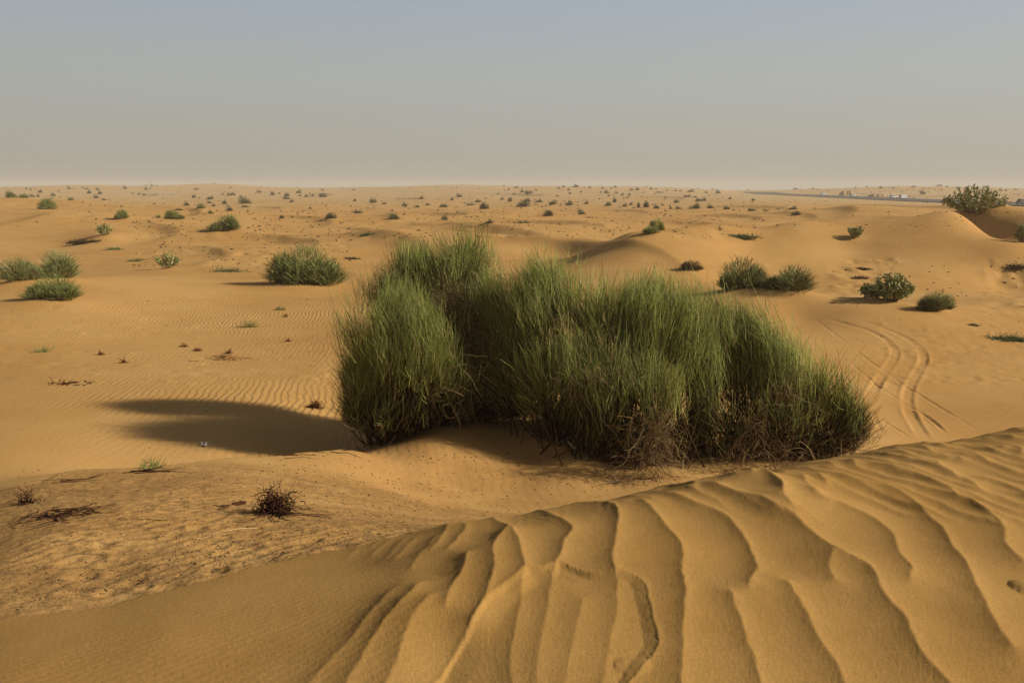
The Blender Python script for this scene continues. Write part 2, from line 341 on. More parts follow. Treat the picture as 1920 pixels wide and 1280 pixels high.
# nearer shrubs: kind, px, base py, width, height, seed, label
MID = [('broom', 40, 531, 92, 48, 1, 'feathery grey-green shrub cut by the left edge, behind the low sand crest'),
       ('broom', 108, 527, 88, 54, 2, 'tallest plumed grey-green shrub behind the low sand crest at left'),
       ('broom', 98, 566, 108, 46, 3, 'wide low green shrub on the near side of the low sand crest at left'),
       ('broom', 572, 541, 140, 76, 4, 'large domed green shrub alone on the sand left of the huge shrubs'),
       ('broom', 426, 434, 54, 32, 5, 'rounded olive shrub perched on the pale sand hump at mid left'),
       ('broom', 89, 395, 42, 24, 6, 'round green shrub on top of the smooth far-left dune'),
       ('broom', 231, 411, 31, 18, 7, 'small square-topped olive shrub alone on the smooth left dune slope'),
       ('broom', 325, 413, 38, 20, 8, 'slanting olive shrub beside a tiny one on the smooth left dune slope'),
       ('broom', 296, 409, 14, 7, 9, 'tiny dry tuft touching the left side of the slanting olive shrub'),
       ('leafy', 312, 506, 48, 30, 10, 'bright leafy shrub with a dark shadow to its left in the mid-left hollow'),
       ('leafy', 195, 443, 34, 22, 11, 'small leafy shrub growing on the root-covered sand mound at left'),
       ('broom', 1232, 432, 27, 26, 12, 'upright dark bush standing right behind a lower pale one, above the huge shrubs'),
       ('broom', 1220, 440, 40, 15, 13, 'low pale bush at the foot of the upright dark bush above the huge shrubs'),
       ('broom', 1298, 509, 46, 20, 14, 'low grey dead-looking bush just behind the top edge of the huge shrubs'),
       ('shaggy', 1386, 546, 92, 64, 15, 'left one of the shaggy dark pair of shrubs right of the huge shrubs'),
       ('shaggy', 1480, 550, 96, 54, 16, 'right one of the shaggy dark pair of shrubs, leaning to the right'),
       ('leafy', 1672, 569, 72, 50, 17, 'tall pale-leaved shrub with yellowish stems beyond the sand crest at right'),
       ('leafy', 1637, 563, 54, 24, 18, 'low spreading leafy green shrub at the left foot of the pale-leaved one'),
       ('shaggy', 1748, 584, 64, 38, 19, 'grey matted shrub with a shadow on its left, above the tyre tracks'),
       ('broom', 1779, 581, 32, 32, 20, 'small round green shrub grown against the right side of the grey matted one'),
       ('leafy', 1828, 407, 118, 46, 21, 'big leafy dark-green shrub on the dune crest at upper right'),
       ('leafy', 1602, 447, 34, 20, 22, 'bright small leafy shrub on the rippled face of the right-hand dune'),
       ('leafy', 1916, 456, 26, 34, 23, 'leafy shrub cut off by the right edge of the rippled dune'),
       ('broom', 1085, 372 + 48, 1, 1, 24, '')]
MID = [m for m in MID if m[3] > 2]

# huge shrubs: lobes (px, py, Y, rx_px, ry_px) the crown fills, roots (px, py)
BIG = [dict(label='tallest of the huge broom shrubs, with a brown matted flank and a peaked top',
            root=[(870, 775, 55), (900, 765, 40)], lobes=[(865, 490, 13.9, 52, 50, 3.2), (805, 540, 13.9, 70, 62, 1.6), (735, 562, 13.7, 55, 48, 1.6), (780, 505, 13.9, 42, 40, 1.3), (880, 560, 13.9, 55, 60, 1), (800, 640, 13.5, 65, 65, 1), (905, 620, 13.6, 50, 80, 1.2), (930, 670, 13.2, 40, 70, 1.0), (890, 710, 13.2, 65, 45, 1.2), (930, 745, 13.2, 50, 30, 0.7), (955, 770, 13.2, 60, 24, 1.0), (895, 765, 13.3, 60, 24, 1.0)], n=760, tw=25, dead=0.30, seed=101, twigs=30000, Y=13.5),
       dict(label='huge broom shrub at the far left of the cluster, spreading over the shadowed hollow',
            root=[(740, 818, 60), (790, 800, 40)], lobes=[(735, 635, 12.3, 85, 80, 3.2), (690, 720, 12.2, 52, 58, 2.0), (790, 660, 12.0, 50, 70, 1.6), (830, 720, 12.4, 50, 50, 1.0), (665, 770, 12.2, 22, 28, 0.7), (700, 790, 11.9, 40, 22, 0.7), (780, 775, 12.1, 50, 28, 0.7), (850, 760, 12.6, 45, 26, 1)], n=820, tw=25, dead=0.10, seed=102, twigs=30000, Y=12.2),
       dict(label='widest huge broom shrub in the middle, with bright upright green tips',
            root=[(1120, 855, 110), (1220, 868, 70), (1060, 825, 60), (1300, 850, 40)], lobes=[(1010, 575, 12.8, 72, 75, 2.6), (1110, 595, 12.6, 80, 75, 2.8), (1215, 605, 12.4, 80, 80, 3.0), (1290, 630, 12.2, 48, 75, 1.5), (1010, 710, 12.2, 45, 60, 1.4), (1120, 730, 11.9, 80, 60, 1.8), (1240, 750, 11.6, 50, 60, 1.2), (960, 640, 12.8, 42, 75, 1.3), (1320, 690, 12.2, 40, 75, 1.3), (1325, 790, 12.0, 40, 55, 0.9), (1010, 560, 12.8, 40, 60, 1.2), (1200, 575, 12.5, 50, 50, 1.2), (1100, 800, 11.8, 70, 35, 1.0), (1060, 820, 12.0, 45, 32, 1), (1200, 835, 11.6, 60, 30, 1), (1310, 830, 12.0, 50, 32, 1), (1170, 560, 12.6, 60, 45, 1), (1080, 670, 12.2, 65, 55, 1), (1180, 680, 12.0, 60, 50, 1), (955, 730, 12.8, 48, 55, 1.5), (935, 590, 13.0, 45, 75, 1)], n=1500, tw=25, dead=0.10, seed=103, twigs=60000, Y=12.0),
       dict(label='huge broom shrub at the right end of the cluster, beside the tyre tracks',
            root=[(1430, 850, 80), (1520, 838, 60)], lobes=[(1410, 660, 12.4, 50, 70, 1.8), (1460, 700, 12.3, 70, 70, 2.2), (1535, 730, 12.4, 52, 62, 1.8), (1575, 775, 12.4, 38, 40, 1.2), (1400, 770, 12.0, 50, 50, 1.0), (1480, 790, 12.0, 60, 40, 1.0), (1365, 690, 12.5, 40, 70, 1.2), (1595, 800, 12.5, 32, 35, 0.8), (1385, 620, 12.6, 30, 45, 0.8), (1560, 830, 12.2, 50, 18, 0.6), (1390, 830, 12.0, 45, 32, 1), (1490, 830, 12.0, 60, 24, 1), (1350, 790, 12.2, 35, 55, 1), (1345, 630, 12.4, 42, 62, 1), (1340, 720, 12.2, 45, 70, 1.5), (1330, 785, 12.1, 42, 55, 1.5), (1350, 600, 12.5, 45, 45, 1)], n=900, tw=25, dead=0.15, seed=104, twigs=39000, Y=12.3)]

# sand hummocks gathered round the plants
def mound(Z, p, rad, h):
    m = (np.abs(GX - p[0]) < 3 * rad) & (np.abs(GY - p[1]) < 3 * rad)
    d2 = ((GX[m] - p[0]) ** 2 + (GY[m] - p[1]) ** 2) / rad ** 2
    Z[m] += h * np.exp(-d2)
FARP = [hit(Z0, f[0], f[1]) for f in FAR]
MIDP = [hit(Z0, m[1], m[2]) for m in MID]
for f, p in zip(FAR, FARP):
    w = f[2] * scale_at(p); mound(Z0, p, w * 0.65 + 0.2, min(0.10 * w, 0.5))
for m, p in zip(MID, MIDP):
    w = m[3] * scale_at(p); mound(Z0, p, w * 0.6, 0.07 * w)

# ------------------------------------------------------------------ terrain: fine relief
crop = {'A': (600, 960, 4.0), 'B': (1000, 880, 3.2), 'C': (1440, 860, 3.048), 'D': (1400, 790, 3.692)}
CRESTS = [  # crop, strength, points traced along each sharp ripple crest of the near dune
 ('A', .45, [(60,1250),(200,1110),(330,950),(470,780),(600,640)]),
 ('A', .8, [(290,1280),(430,1050),(600,880),(700,730),(800,600)]),
 ('A', .8, [(570,1280),(640,1100),(700,960),(820,820),(900,720)]),
 ('A', 1., [(900,980),(960,800),(1000,710),(1060,600),(1110,430),(1150,380)]),
 ('A', 1., [(1080,1100),(1200,880),(1290,680),(1310,560),(1290,470),(1300,380),(1400,270),(1430,210),(1400,190),(1320,160),(1300,90),(1200,80)]),
 ('A', 1., [(1430,210),(1480,310),(1490,360),(1500,450),(1530,560),(1520,680),(1490,830),(1450,1000),(1440,1280)]),
 ('A', 1., [(1500,30),(1570,20),(1680,50),(1780,130),(1900,210),(1890,260),(1830,330),(1810,450),(1770,530),(1730,640),(1700,900),(1640,1280)]),
 ('B', 1., [(150,240),(230,230),(400,250),(480,280),(515,330),(510,420),(480,530),(470,630),(500,720),(510,800),(500,950),(440,1280)]),
 ('B', .8, [(320,790),(310,820),(280,950),(230,1200),(210,1280)]),
 ('B', 1., [(590,240),(680,280),(760,370),(850,470),(885,540),(885,680),(905,800),(900,1000),(890,1280)]),
 ('B', .4, [(500,170),(560,170),(630,200),(590,240)]),
 ('B', 1., [(640,200),(730,215),(850,240),(960,280),(1080,320),(1190,380),(1270,490),(1320,620),(1350,710),(1310,770),(1280,870)]),
 ('B', .9, [(1155,770),(1220,920),(1280,1080),(1340,1280)]),
 ('C', .9, [(-60,760),(60,790),(140,830),(160,910),(240,1000),(310,1120),(390,1280)]),
 ('B', 1., [(960,180),(1060,165),(1120,200),(1200,225),(1270,245),(1360,270),(1430,320),(1536,390)]),
 ('C', 1., [(30,365),(70,380),(180,450),(280,530),(375,610),(450,640),(560,700),(610,740),(640,830),(680,900),(740,940),(790,1030),(850,1150),(920,1240),(960,1280)]),
 ('C', .7, [(375,610),(345,660),(345,720),(380,800)]),
 ('C', .8, [(-60,150),(0,190),(75,240),(75,310),(130,360),(185,430)]),
 ('C', .9, [(150,210),(220,250),(300,300),(380,300),(480,340),(580,380),(660,440),(720,510),(740,600),(760,640),(820,700),(805,760),(800,830)]),
 ('C', 1., [(300,110),(380,130),(460,150),(560,175),(680,200),(760,240),(850,320),(930,390),(1000,460),(1040,550),(1110,640),(1150,740),(1220,850),(1280,970),(1340,1070),(1420,1170),(1480,1240)]),
 ('C', 1., [(340,40),(450,50),(620,65),(760,90),(860,130),(980,190),(1050,220),(1070,265),(1150,280),(1250,340),(1320,400),(1340,460),(1350,550),(1400,590),(1440,630),(1520,700)]),
 ('D', 1., [(680,262),(760,250),(900,245),(1010,265),(1090,280),(1180,290),(1220,320),(1330,350),(1400,370),(1440,420),(1540,440),(1600,490),(1620,540)]),
 ('D', .9, [(1130,190),(1200,190),(1290,240),(1350,245),(1400,270),(1470,270),(1500,300)]),
 ('D', .8, [(1280,295),(1320,310),(1345,350)]),
 ('D', 1., [(1400,225),(1530,230),(1600,260),(1660,310),(1740,330),(1820,360),(1960,400)]),
 ('D', 1., [(1600,410),(1700,430),(1800,460),(1920,510),(2000,550)]),
 ('D', .7, [(980,200),(1040,200),(1060,220),(1130,240)]),
 ('D', .8, [(1200,155),(1300,160),(1360,190)]),
 ('D', .9, [(1400,180),(1460,170),(1620,180),(1700,220),(1760,230)]),
 ('D', .8, [(1450,110),(1550,110),(1700,130)]),
 ('D', .8, [(1640,90),(1740,105),(1800,110),(1860,130)]),
 ('D', .7, [(1640,80),(1720,70),(1800,75)]), ('D', .7, [(1820,55),(1920,75)]),
 ('D', .8, [(1740,200),(1800,185),(1900,190),(1905,230),(1870,250)]),
 ('D', .6, [(560,225),(700,215),(920,215)]), ('D', .6, [(400,290),(520,300),(600,315)]), ('D', .7, [(480,340),(530,350),(580,370)]),
 ('B', .9, [(700,140),(850,130),(960,150),(960,190)]), ('B', .9, [(960,95),(1150,90),(1220,130)]),
 ('B', .8, [(1310,85),(1300,140)]), ('B', .8, [(1330,100),(1400,120),(1490,190),(1490,270)]),
 ('D', .8, [(355,430),(410,500),(500,600)]), ('D', .8, [(480,410),(520,460),(570,510)]), ('D', .6, [(60,385),(200,370),(270,410)]),
 ('A', .7, [(880,140),(960,140),(965,190),(930,250),(850,370),(780,450)]),
 ('A', .7, [(1060,140),(1100,170),(1110,210),(1050,270),(1000,350),(900,450)]),
 ('A', .35, [(900,220),(830,330),(740,440),(640,560)]), ('A', .3, [(740,240),(650,330),(550,440)]), ('A', .28, [(640,250),(540,370),(470,440)]),
 ('A', .25, [(560,220),(440,330),(370,400)]), ('A', .22, [(470,230),(370,330)]), ('A', .2, [(330,280),(200,380)]),
]
SLAB = [('A', [(940,1280),(1080,1080),(1200,890),(1330,740),(1480,640),(1530,570),(1650,572),(1800,490)]),
        ('B', [(250,690),(350,715),(470,700),(510,690),(640,730),(680,785),(690,850),(710,940),(745,1070),(750,1130),(700,1200),(630,1290)])]

def crop_px(c, p):
    ox, oy, s = crop[c]; return (ox + p[0] / s, oy + p[1] / s)

def plan(c, pts, Z):
    out = []
    pp = [crop_px(c, p) for p in pts]
    def one(q):
        for dyy in range(0, 60, 3):       # a traced point just over the crest line is pulled back onto the dune
            P = hit(Z, q[0], q[1] + dyy)
            if math.hypot(P[0], P[1]) < 7.6: return P[:2]
        return P[:2]
    out = [one(q) for q in pp]
    if pp[-1][1] > 1272:                  # runs out of the bottom of the picture
        a, b = out[-2], out[-1]; d = (b - a) / np.linalg.norm(b - a); out.append(b + d * 1.0)
    if pp[0][1] > 1272:
        a, b = out[1], out[0]; d = (b - a) / np.linalg.norm(b - a); out.insert(0, b + d * 1.0)
    return np.array(out)

def smooth_line(P, n=4):
    for _ in range(2):                    # Chaikin
        Q = [P[0]]
        for a, b in zip(P[:-1], P[1:]):
            Q += [0.75 * a + 0.25 * b, 0.25 * a + 0.75 * b]
        Q.append(P[-1]); P = np.array(Q)
    return P

def seg_dist(X, Y, P):
    """distance, signed side and arc position of the nearest point of polyline P"""
    best = np.full(X.shape, 1e9); side = np.zeros(X.shape); arc = np.zeros(X.shape); s0 = 0
    for a, b in zip(P[:-1], P[1:]):
        d = b - a; L2 = max(d @ d, 1e-12); L = math.sqrt(L2)
        t = np.clip(((X - a[0]) * d[0] + (Y - a[1]) * d[1]) / L2, 0, 1)
        ex = X - (a[0] + t * d[0]); ey = Y - (a[1] + t * d[1])
        q = ex * ex + ey * ey
        m = q < best
        best[m] = q[m]; side[m] = np.sign(d[0] * ey - d[1] * ex)[m]; arc[m] = (s0 + t * L)[m]
        s0 += L
    return np.sqrt(best), side, arc, s0

Zd = np.zeros_like(Z0)
front = (np.abs(GA) < math.radians(37)) & (GR > 1.2) & (GR < 9.0)
idx = np.nonzero(front)
fx, fy, fr, fa = GX[idx], GY[idx], GR[idx], GA[idx]
# slight wander of the crests
wx = fx + 0.012 * fbm(fx * 5, fy * 5, 41) + 0.0025 * noise(fx * 19, fy * 19, 44)
wy = fy + 0.012 * fbm(fx * 5, fy * 5, 43)
ex_, ey_, _ = np.array([on_ray(*e) for e in EDGE]).T
e_az = np.arctan2(ex_, ey_); e_r = np.hypot(ex_, ey_)
redge = np.interp(fa, e_az, e_r) + 0.05 * fbm(fa * 26, fa * 0 + 3.3, 51) * (fa < math.radians(-4)) + 0.018 * noise(fa * 160, fa * 0, 52)
slipside = sm(math.radians(-6), math.radians(2), fa)
dune = sm(-0.03, 0.05, redge + slipside * 2.6 - fr)
rip_h = np.zeros_like(fx); wsum = np.zeros_like(fx)
A0 = 0.047
for c, st, pts in CRESTS:
    P = smooth_line(plan(c, pts, Z0))
    w = (0.06 if len(pts) < 6 else 0.08) if c == 'D' else 0.15 if st > .55 else 0.055
    if c == 'D': st *= 0.85
    lo, hi = P.min(0) - 9 * w, P.max(0) + 9 * w
    m = (wx > lo[0]) & (wx < hi[0]) & (wy > lo[1]) & (wy < hi[1])
    if not m.any(): continue
    mx_, my_ = wx[m], wy[m]; best = np.zeros(mx_.shape)
    sl = np.linalg.norm(np.diff(P, axis=0), axis=1); tot = sl.sum(); s0 = 0
    for (a, b), L in zip(zip(P[:-1], P[1:]), sl):
        e = b - a; t = np.clip(((mx_ - a[0]) * e[0] + (my_ - a[1]) * e[1]) / max(L * L, 1e-9), 0, 1)
        d = np.hypot(mx_ - a[0] - t * e[0], my_ - a[1] - t * e[1])
        end = np.minimum(s0 + t * L, tot - s0 - t * L); s0 += L
        tap = sm(-0.02, 0.16, end + 0.01) if tot > .6 else sm(-.03, 0.06, end + .01)
        dd = np.sqrt(d * d + 0.004 ** 2) - 0.004
        best = np.maximum(best, tap * (0.90 * np.exp(-dd / w) + 0.07 * np.exp(-d / 0.02)))
    rip_h[m] += A0 * st * (w / 0.15) ** 0.5 * best
fade_edge = sm(-0.5, 0.1, redge - fr) * (1 - slipside * 0.35 * (1 - sm(0.0, 0.6, redge - fr)))
# ripples soften towards the bottom where the sand has slumped
Zd[idx] += rip_h * fade_edge * (0.80 + 0.20 * sm(2.6, 3.3, fr))
# finer, broken ripples between the large ones on the upper right of the dune
u = fx * 0.90 + fy * 0.42 + 0.09 * fbm(fx * 2.1, fy * 2.1, 141) + 0.03 * fbm(fx * 7, fy * 7, 142)
patch = sm(-0.10, 0.30, fbm(fx * 1.5, fy * 1.1, 143)) * sm(math.radians(3), math.radians(12), fa) * sm(3.9, 4.6, fr) * dune
Zd[idx] += 0.010 * patch * np.maximum(0, 1 - np.abs(((u / 0.135) % 1.0) - 0.5) * 2) ** 1.6
patch2 = sm(-0.05, 0.35, fbm(fx * 2.3 + 7, fy * 1.7, 145)) * sm(math.radians(-3), math.radians(6), fa) * sm(-0.9, -0.1, fr - redge) * dune
u2 = fx * 0.95 + fy * 0.30 + 0.03 * fbm(fx * 5, fy * 5, 146)
Zd[idx] += 0.0028 * patch2 * np.maximum(0, 1 - np.abs(((u2 / 0.045) % 1.0) - 0.5) * 2) ** 1.5
# slab of sand that slid out of the dune
S = np.array([q for c, pts in SLAB for q in plan(c, pts, Z0)])
S = np.vstack([smooth_line(S), [[0.45, 1.3], [-0.7, 1.3]]])
def inside(X, Y, P):
    r = np.zeros(X.shape, bool); j = len(P) - 1
    for i in range(len(P)):
        xi, yi = P[i]; xj, yj = P[j]
        c = ((yi > Y) != (yj > Y)) & (X < (xj - xi) * (Y - yi) / (yj - yi + 1e-12) + xi)
        r ^= c; j = i
    return r
m = (fx > -1.2) & (fx < 1.3) & (fy < 4) & (fy > 1.2)
sx = fx[m] + 0.006 * fbm(fx[m] * 18, fy[m] * 18, 61); sy = fy[m] + 0.006 * fbm(fx[m] * 14, fy[m] * 14, 62)
dist, _, _, _ = seg_dist(sx, sy, np.vstack([S, S[:1]]))
ins = inside(sx, sy, S)
right = sm(0.28, 0.42, fx[m])
drop = (0.006 + 0.005 * sm(-0.25, 0.0, fx[m]) + 0.004 * sm(0.20, 0.34, fx[m])) * np.where(ins, np.clip(dist / (0.011 + 0.016 * sm(-0.2, 0.05, fx[m]) + 0.022 * right), 0, 1), 0)
rim = 0.0022 * np.exp(-(dist / 0.012) ** 2) * (~ins)
tmp = Zd[idx]; calm = np.where(ins, sm(0, 0.10, dist), 0) * 0.45
tmp[m] = tmp[m] * (1 - calm) + calm * tmp[m][ins].mean() - drop + rim
for (px, py, rad, h) in [(1185, 1272, 0.06, 0.008), (1922, 1112, 0.06, 0.02)]:
    p = hit(Z0, px, py); d2 = ((fx - p[0]) ** 2 + (fy - p[1]) ** 2) / rad ** 2
    tmp += h * np.sqrt(np.clip(1 - d2, 0, 1)) * 0.8 + 0.2 * h * np.exp(-d2)
# lip of the dune foot over the old ground
left = 1 - sm(math.radians(-8), math.radians(-4), fa)
tmp += left * 0.022 * sm(-0.01, 0.07, redge - fr)
tmp += 0.0012 * fbm(fx * 9, fy * 9, 71) * dune
# old ground: lumps, hoof prints and slanting ripples
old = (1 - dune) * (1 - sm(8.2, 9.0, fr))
tmp += old * (0.010 * fbm(fx * 2.6, fy * 2.6, 81) + 0.005 * fbm(fx * 9, fy * 9, 82) + 0.0016 * fbm(fx * 26, fy * 26, 83))
u = fx * 0.80 - fy * 0.60 + 0.10 * fbm(fx * 1.4, fy * 1.4, 85) + 0.02 * noise(fx * 6, fy * 6, 86)
rip_zone = old * np.exp(-((fx + 1.7) / 2.0) ** 2) * sm(4.0, 4.8, fr) * (1 - sm(7.2, 8.2, fr)) * sm(-0.35, 0.2, fbm(fx * .9, fy * .9, 88))
tmp += rip_zone * 0.016 * (1 - np.abs(np.sin(u * math.pi / 0.115))) ** 1.3
prints = []
for _ in range(260):
    px, py = rng.uniform(120, 1120), rng.uniform(885, 1120)
    p = hit(Z0, px, py)
    prints.append((p[0], p[1], rng.uniform(0.035, 0.095), rng.uniform(0.003, 0.014)))
for x_, y_, rad, h in prints:
    m = (np.abs(fx - x_) < 2.5 * rad) & (np.abs(fy - y_) < 2.5 * rad)
    if not m.any(): continue
    q = np.hypot(fx[m] - x_, fy[m] - y_) / rad
    tmp[m] += old[m] * h * (-np.exp(-q ** 2 * 1.6) + 0.45 * np.exp(-((q - 1.25) / 0.4) ** 2))
Zd[idx] = tmp

# small cornice along the broken edge of the old ground
P = np.array([hit(Z0, *q)[:2] for q in [(72, 905), (120, 886), (200, 881), (330, 873), (430, 861), (560, 851), (650, 845), (688, 832)]])
m = (GR > 6) & (GR < 13) & (GA > math.radians(-36)) & (GA < math.radians(-5))
d, side, arc, tot = seg_dist(GX[m], GY[m], smooth_line(P))
Zd[m] += np.where(side > 0, -0.10, 0.02) * np.exp(-d / 0.22) * sm(0, 0.4, np.minimum(arc, tot - arc) + 0.05) * sm(0, 0.05, d + .02)
# eroded bank beneath the middle shrubs and below the near dune
for pts, h in (([(800, 800), (850, 785), (920, 775), (990, 772)], 0.10),):
    P = np.array([hit(Z0, *q)[:2] for q in pts])
    lo, hi = P.min(0) - 1, P.max(0) + 1
    m = (GX > lo[0]) & (GX < hi[0]) & (GY > lo[1]) & (GY < hi[1])
    d, side, arc, tot = seg_dist(GX[m], GY[m], P)
    Zd[m] += h * side * np.exp(-d / 0.16) * sm(0, 0.3, np.minimum(arc, tot - arc)) * sm(-0.01, 0.05, d)
# tyre tracks
def tcrop(p): return (1500 + p[0] / 4.267, 560 + p[1] / 4.267)
TR = [(0.10, 0.015, [(440,165),(640,220),(850,310),(960,390),(1000,480),(940,590),(875,700),(850,800),(880,930),(960,1060),(1010,1130)]),
      (0.10, 0.015, [(200,160),(380,205),(560,255),(690,325),(765,400),(755,480),(670,590),(590,720),(545,830)]),
      (0.045, 0.012, [(0,105),(120,160),(280,285),(430,400),(560,500),(700,600),(840,700),(920,745),(1060,830),(1280,965),(1440,1060)]),
      (0.045, 0.012, [(280,420),(400,510),(570,655),(640,710),(810,820),(900,870),(1060,970),(1190,1100)]),
      (0.05, 0.012, [(600,935),(700,1000),(800,1060),(920,1140)]), (0.04, 0.010, [(590,900),(620,1010),(690,1110)]),
      (0.05, 0.008, [(980,690),(1180,710),(1400,740),(1700,760)])]
m = (GX > 2) & (GX < 24) & (GY > 8) & (GY < 45) & (np.abs(GA) < math.radians(37))
tx, ty = GX[m], GY[m]
for w, dep, pts in TR:
    P = smooth_line(np.array([hit(Z0, *tcrop(p))[:2] for p in pts]))
    lo, hi = P.min(0) - 1, P.max(0) + 1
    mm = (tx > lo[0]) & (tx < hi[0]) & (ty > lo[1]) & (ty < hi[1])
    d, side, arc, tot = seg_dist(tx[mm], ty[mm], P)
    q = d / w
    prof = -dep * (1 - sm(0.7, 1.15, q)) + dep * 0.75 * np.exp(-((q - 1.45) / 0.35) ** 2)
    z = Zd[m]; prof = prof * (0.75 + 0.9 * fbm(tx[mm] * 1.3, ty[mm] * 0.7, 151)) + 0.006 * fbm(tx[mm] * 7, ty[mm] * 4, 152) * np.exp(-(q / 1.6) ** 2); z[mm] += prof * sm(0, 1.0, np.minimum(arc, tot - arc) + 0.1); Zd[m] = z
# hoof-print trails and little lumps on the plain and on the foot of the right-hand dune
for n_, (x0, x1), (y0, y1), rr, hh in ((240, (1560, 1680), (485, 560), (0.12, 0.3), (0.010, 0.045)), (160, (1840, 1930), (490, 590), (0.10, 0.3), (0.010, 0.045)),
                                       (260, (1640, 1920), (595, 720), (0.05, 0.12), (0.008, 0.02)), (240, (260, 660), (430, 500), (0.2, 0.5), (0.02, 0.06)), (200, (0, 640), (560, 720), (0.06, 0.16), (0.008, 0.02)),
                                       (260, (560, 1400), (385, 445), (0.3, 0.9), (0.03, 0.10))):
    for _ in range(n_):
        p = hit(Z0, rng.uniform(x0, x1), rng.uniform(y0, y1))
        rad = rng.uniform(*rr); h = rng.uniform(*hh) * rng.choice([1, -1])
        i0 = np.searchsorted(RR, math.hypot(p[0], p[1]) - 2.2 * rad); i1 = np.searchsorted(RR, math.hypot(p[0], p[1]) + 2.2 * rad)
        da = 2.2 * rad / math.hypot(p[0], p[1]); a = math.atan2(p[0], p[1])
        j0, j1 = np.searchsorted(AZ, a - da), np.searchsorted(AZ, a + da)
        if i1 <= i0 or j1 <= j0: continue
        q = np.hypot(GX[i0:i1, j0:j1] - p[0], GY[i0:i1, j0:j1] - p[1]) / rad
        Zd[i0:i1, j0:j1] += h * np.exp(-q * q)
Z = Z0 + Zd

# masks read by the sand material
full = np.zeros_like(Z0)
def mask(v):
    g = np.zeros_like(Z0); g[idx] = v; return g
duneM = mask(dune); duneM[(GR <= 1.2)] = 1
duneM[(np.abs(GA) >= math.radians(37)) & (GR < 5)] = 1
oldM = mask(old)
streakM = mask(left * dune * sm(0.0, 0.3, redge - fr))
ripM = sm(7.6, 9.5, GR) * (0.35 + 0.65 * sm(-0.25, 0.25, fbm(GX / 7, GY / 7, 91)))
px_x = 960 + F * GX / np.maximum(GY, 1) * 0.985
hollow = np.exp(-(((px_x - 430) / 330) ** 4)) * sm(10, 12, GY) * (1 - sm(30, 45, GY))
rface = sm(1180, 1300, px_x) * sm(36, 40, GY) * (1 - sm(56, 62, GY))
ripM = np.clip(ripM * (1 - sm(60, 110, GR)) * (0.30 + 0.9 * hollow + 2.2 * rface) + 0.0, 0, 2.4)
ripM *= 1 - 0.75 * sm(1450, 1600, px_x) * (1 - sm(30, 36, GY))
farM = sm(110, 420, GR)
roughM = np.clip(oldM + 0.55 * sm(100, 200, GR) * (1 - sm(500, 700, GR)) * 0 + 0.30 * (1 - hollow) * sm(9, 12, GR) * (1 - sm(60, 90, GR)) * sm(-0.1, 0.4, fbm(GX / 4, GY / 4, 95)), 0, 1)
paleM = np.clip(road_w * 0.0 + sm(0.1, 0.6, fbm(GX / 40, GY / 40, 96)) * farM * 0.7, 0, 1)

def grid_mesh(name):
    n = nR * nA
    co = np.empty((n + 1, 3), np.float32)
    co[:n, 0] = GX.ravel(); co[:n, 1] = GY.ravel(); co[:n, 2] = Z.ravel()
    co[n] = (0, 0, -1.55)
    i = np.arange(nR - 1)[:, None]; j = np.arange(nA)[None]
    jn = (j + 1) % nA
    q = np.stack([i * nA + j, i * nA + jn, (i + 1) * nA + jn, (i + 1) * nA + j], -1).reshape(-1, 4)[:, ::-1]
    t = np.stack([np.full(nA, n), np.arange(nA), (np.arange(nA) + 1) % nA], -1)[:, ::-1]
    me = bpy.data.meshes.new(name)
    me.vertices.add(n + 1); me.vertices.foreach_set('co', co.ravel())
    me.loops.add(q.size + t.size)
    me.loops.foreach_set('vertex_index', np.concatenate([q.ravel(), t.ravel()]).astype(np.int32))
    me.polygons.add(len(q) + len(t))
    st = np.concatenate([np.arange(len(q)) * 4, q.size + np.arange(len(t)) * 3]).astype(np.int32)
    me.polygons.foreach_set('loop_start', st)
    me.update(calc_edges=True)
    me.polygons.foreach_set('use_smooth', np.ones(len(me.polygons), bool))
    for nm, g in (('dune', duneM), ('rip', ripM), ('rough', roughM), ('streak', streakM), ('far', farM), ('pale', paleM), ('plain', sm(24, 60, GR) * (1 - sm(300, 600, GR)) * (1 - 0.85 * rface) * sm(-0.25, 0.15, fbm(GX / 30, GY / 30, 97))), ('old', np.clip(oldM + 0.8 * np.exp(-((px_x - 900) / 260) ** 4) * sm(8, 9.5, GY) * (1 - sm(12.5, 14, GY)), 0, 1))):  # bank takes the old tint: part ochre sand, part painted shrub shade
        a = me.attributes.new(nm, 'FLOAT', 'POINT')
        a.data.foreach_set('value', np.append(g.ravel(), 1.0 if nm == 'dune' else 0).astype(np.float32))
    me.validate()
    return me
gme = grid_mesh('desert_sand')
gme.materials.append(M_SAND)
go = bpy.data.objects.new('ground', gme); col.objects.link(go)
tag(go, 'rippled orange desert sand with dunes, hoof prints and tyre tracks', 'sand', kind='structure')

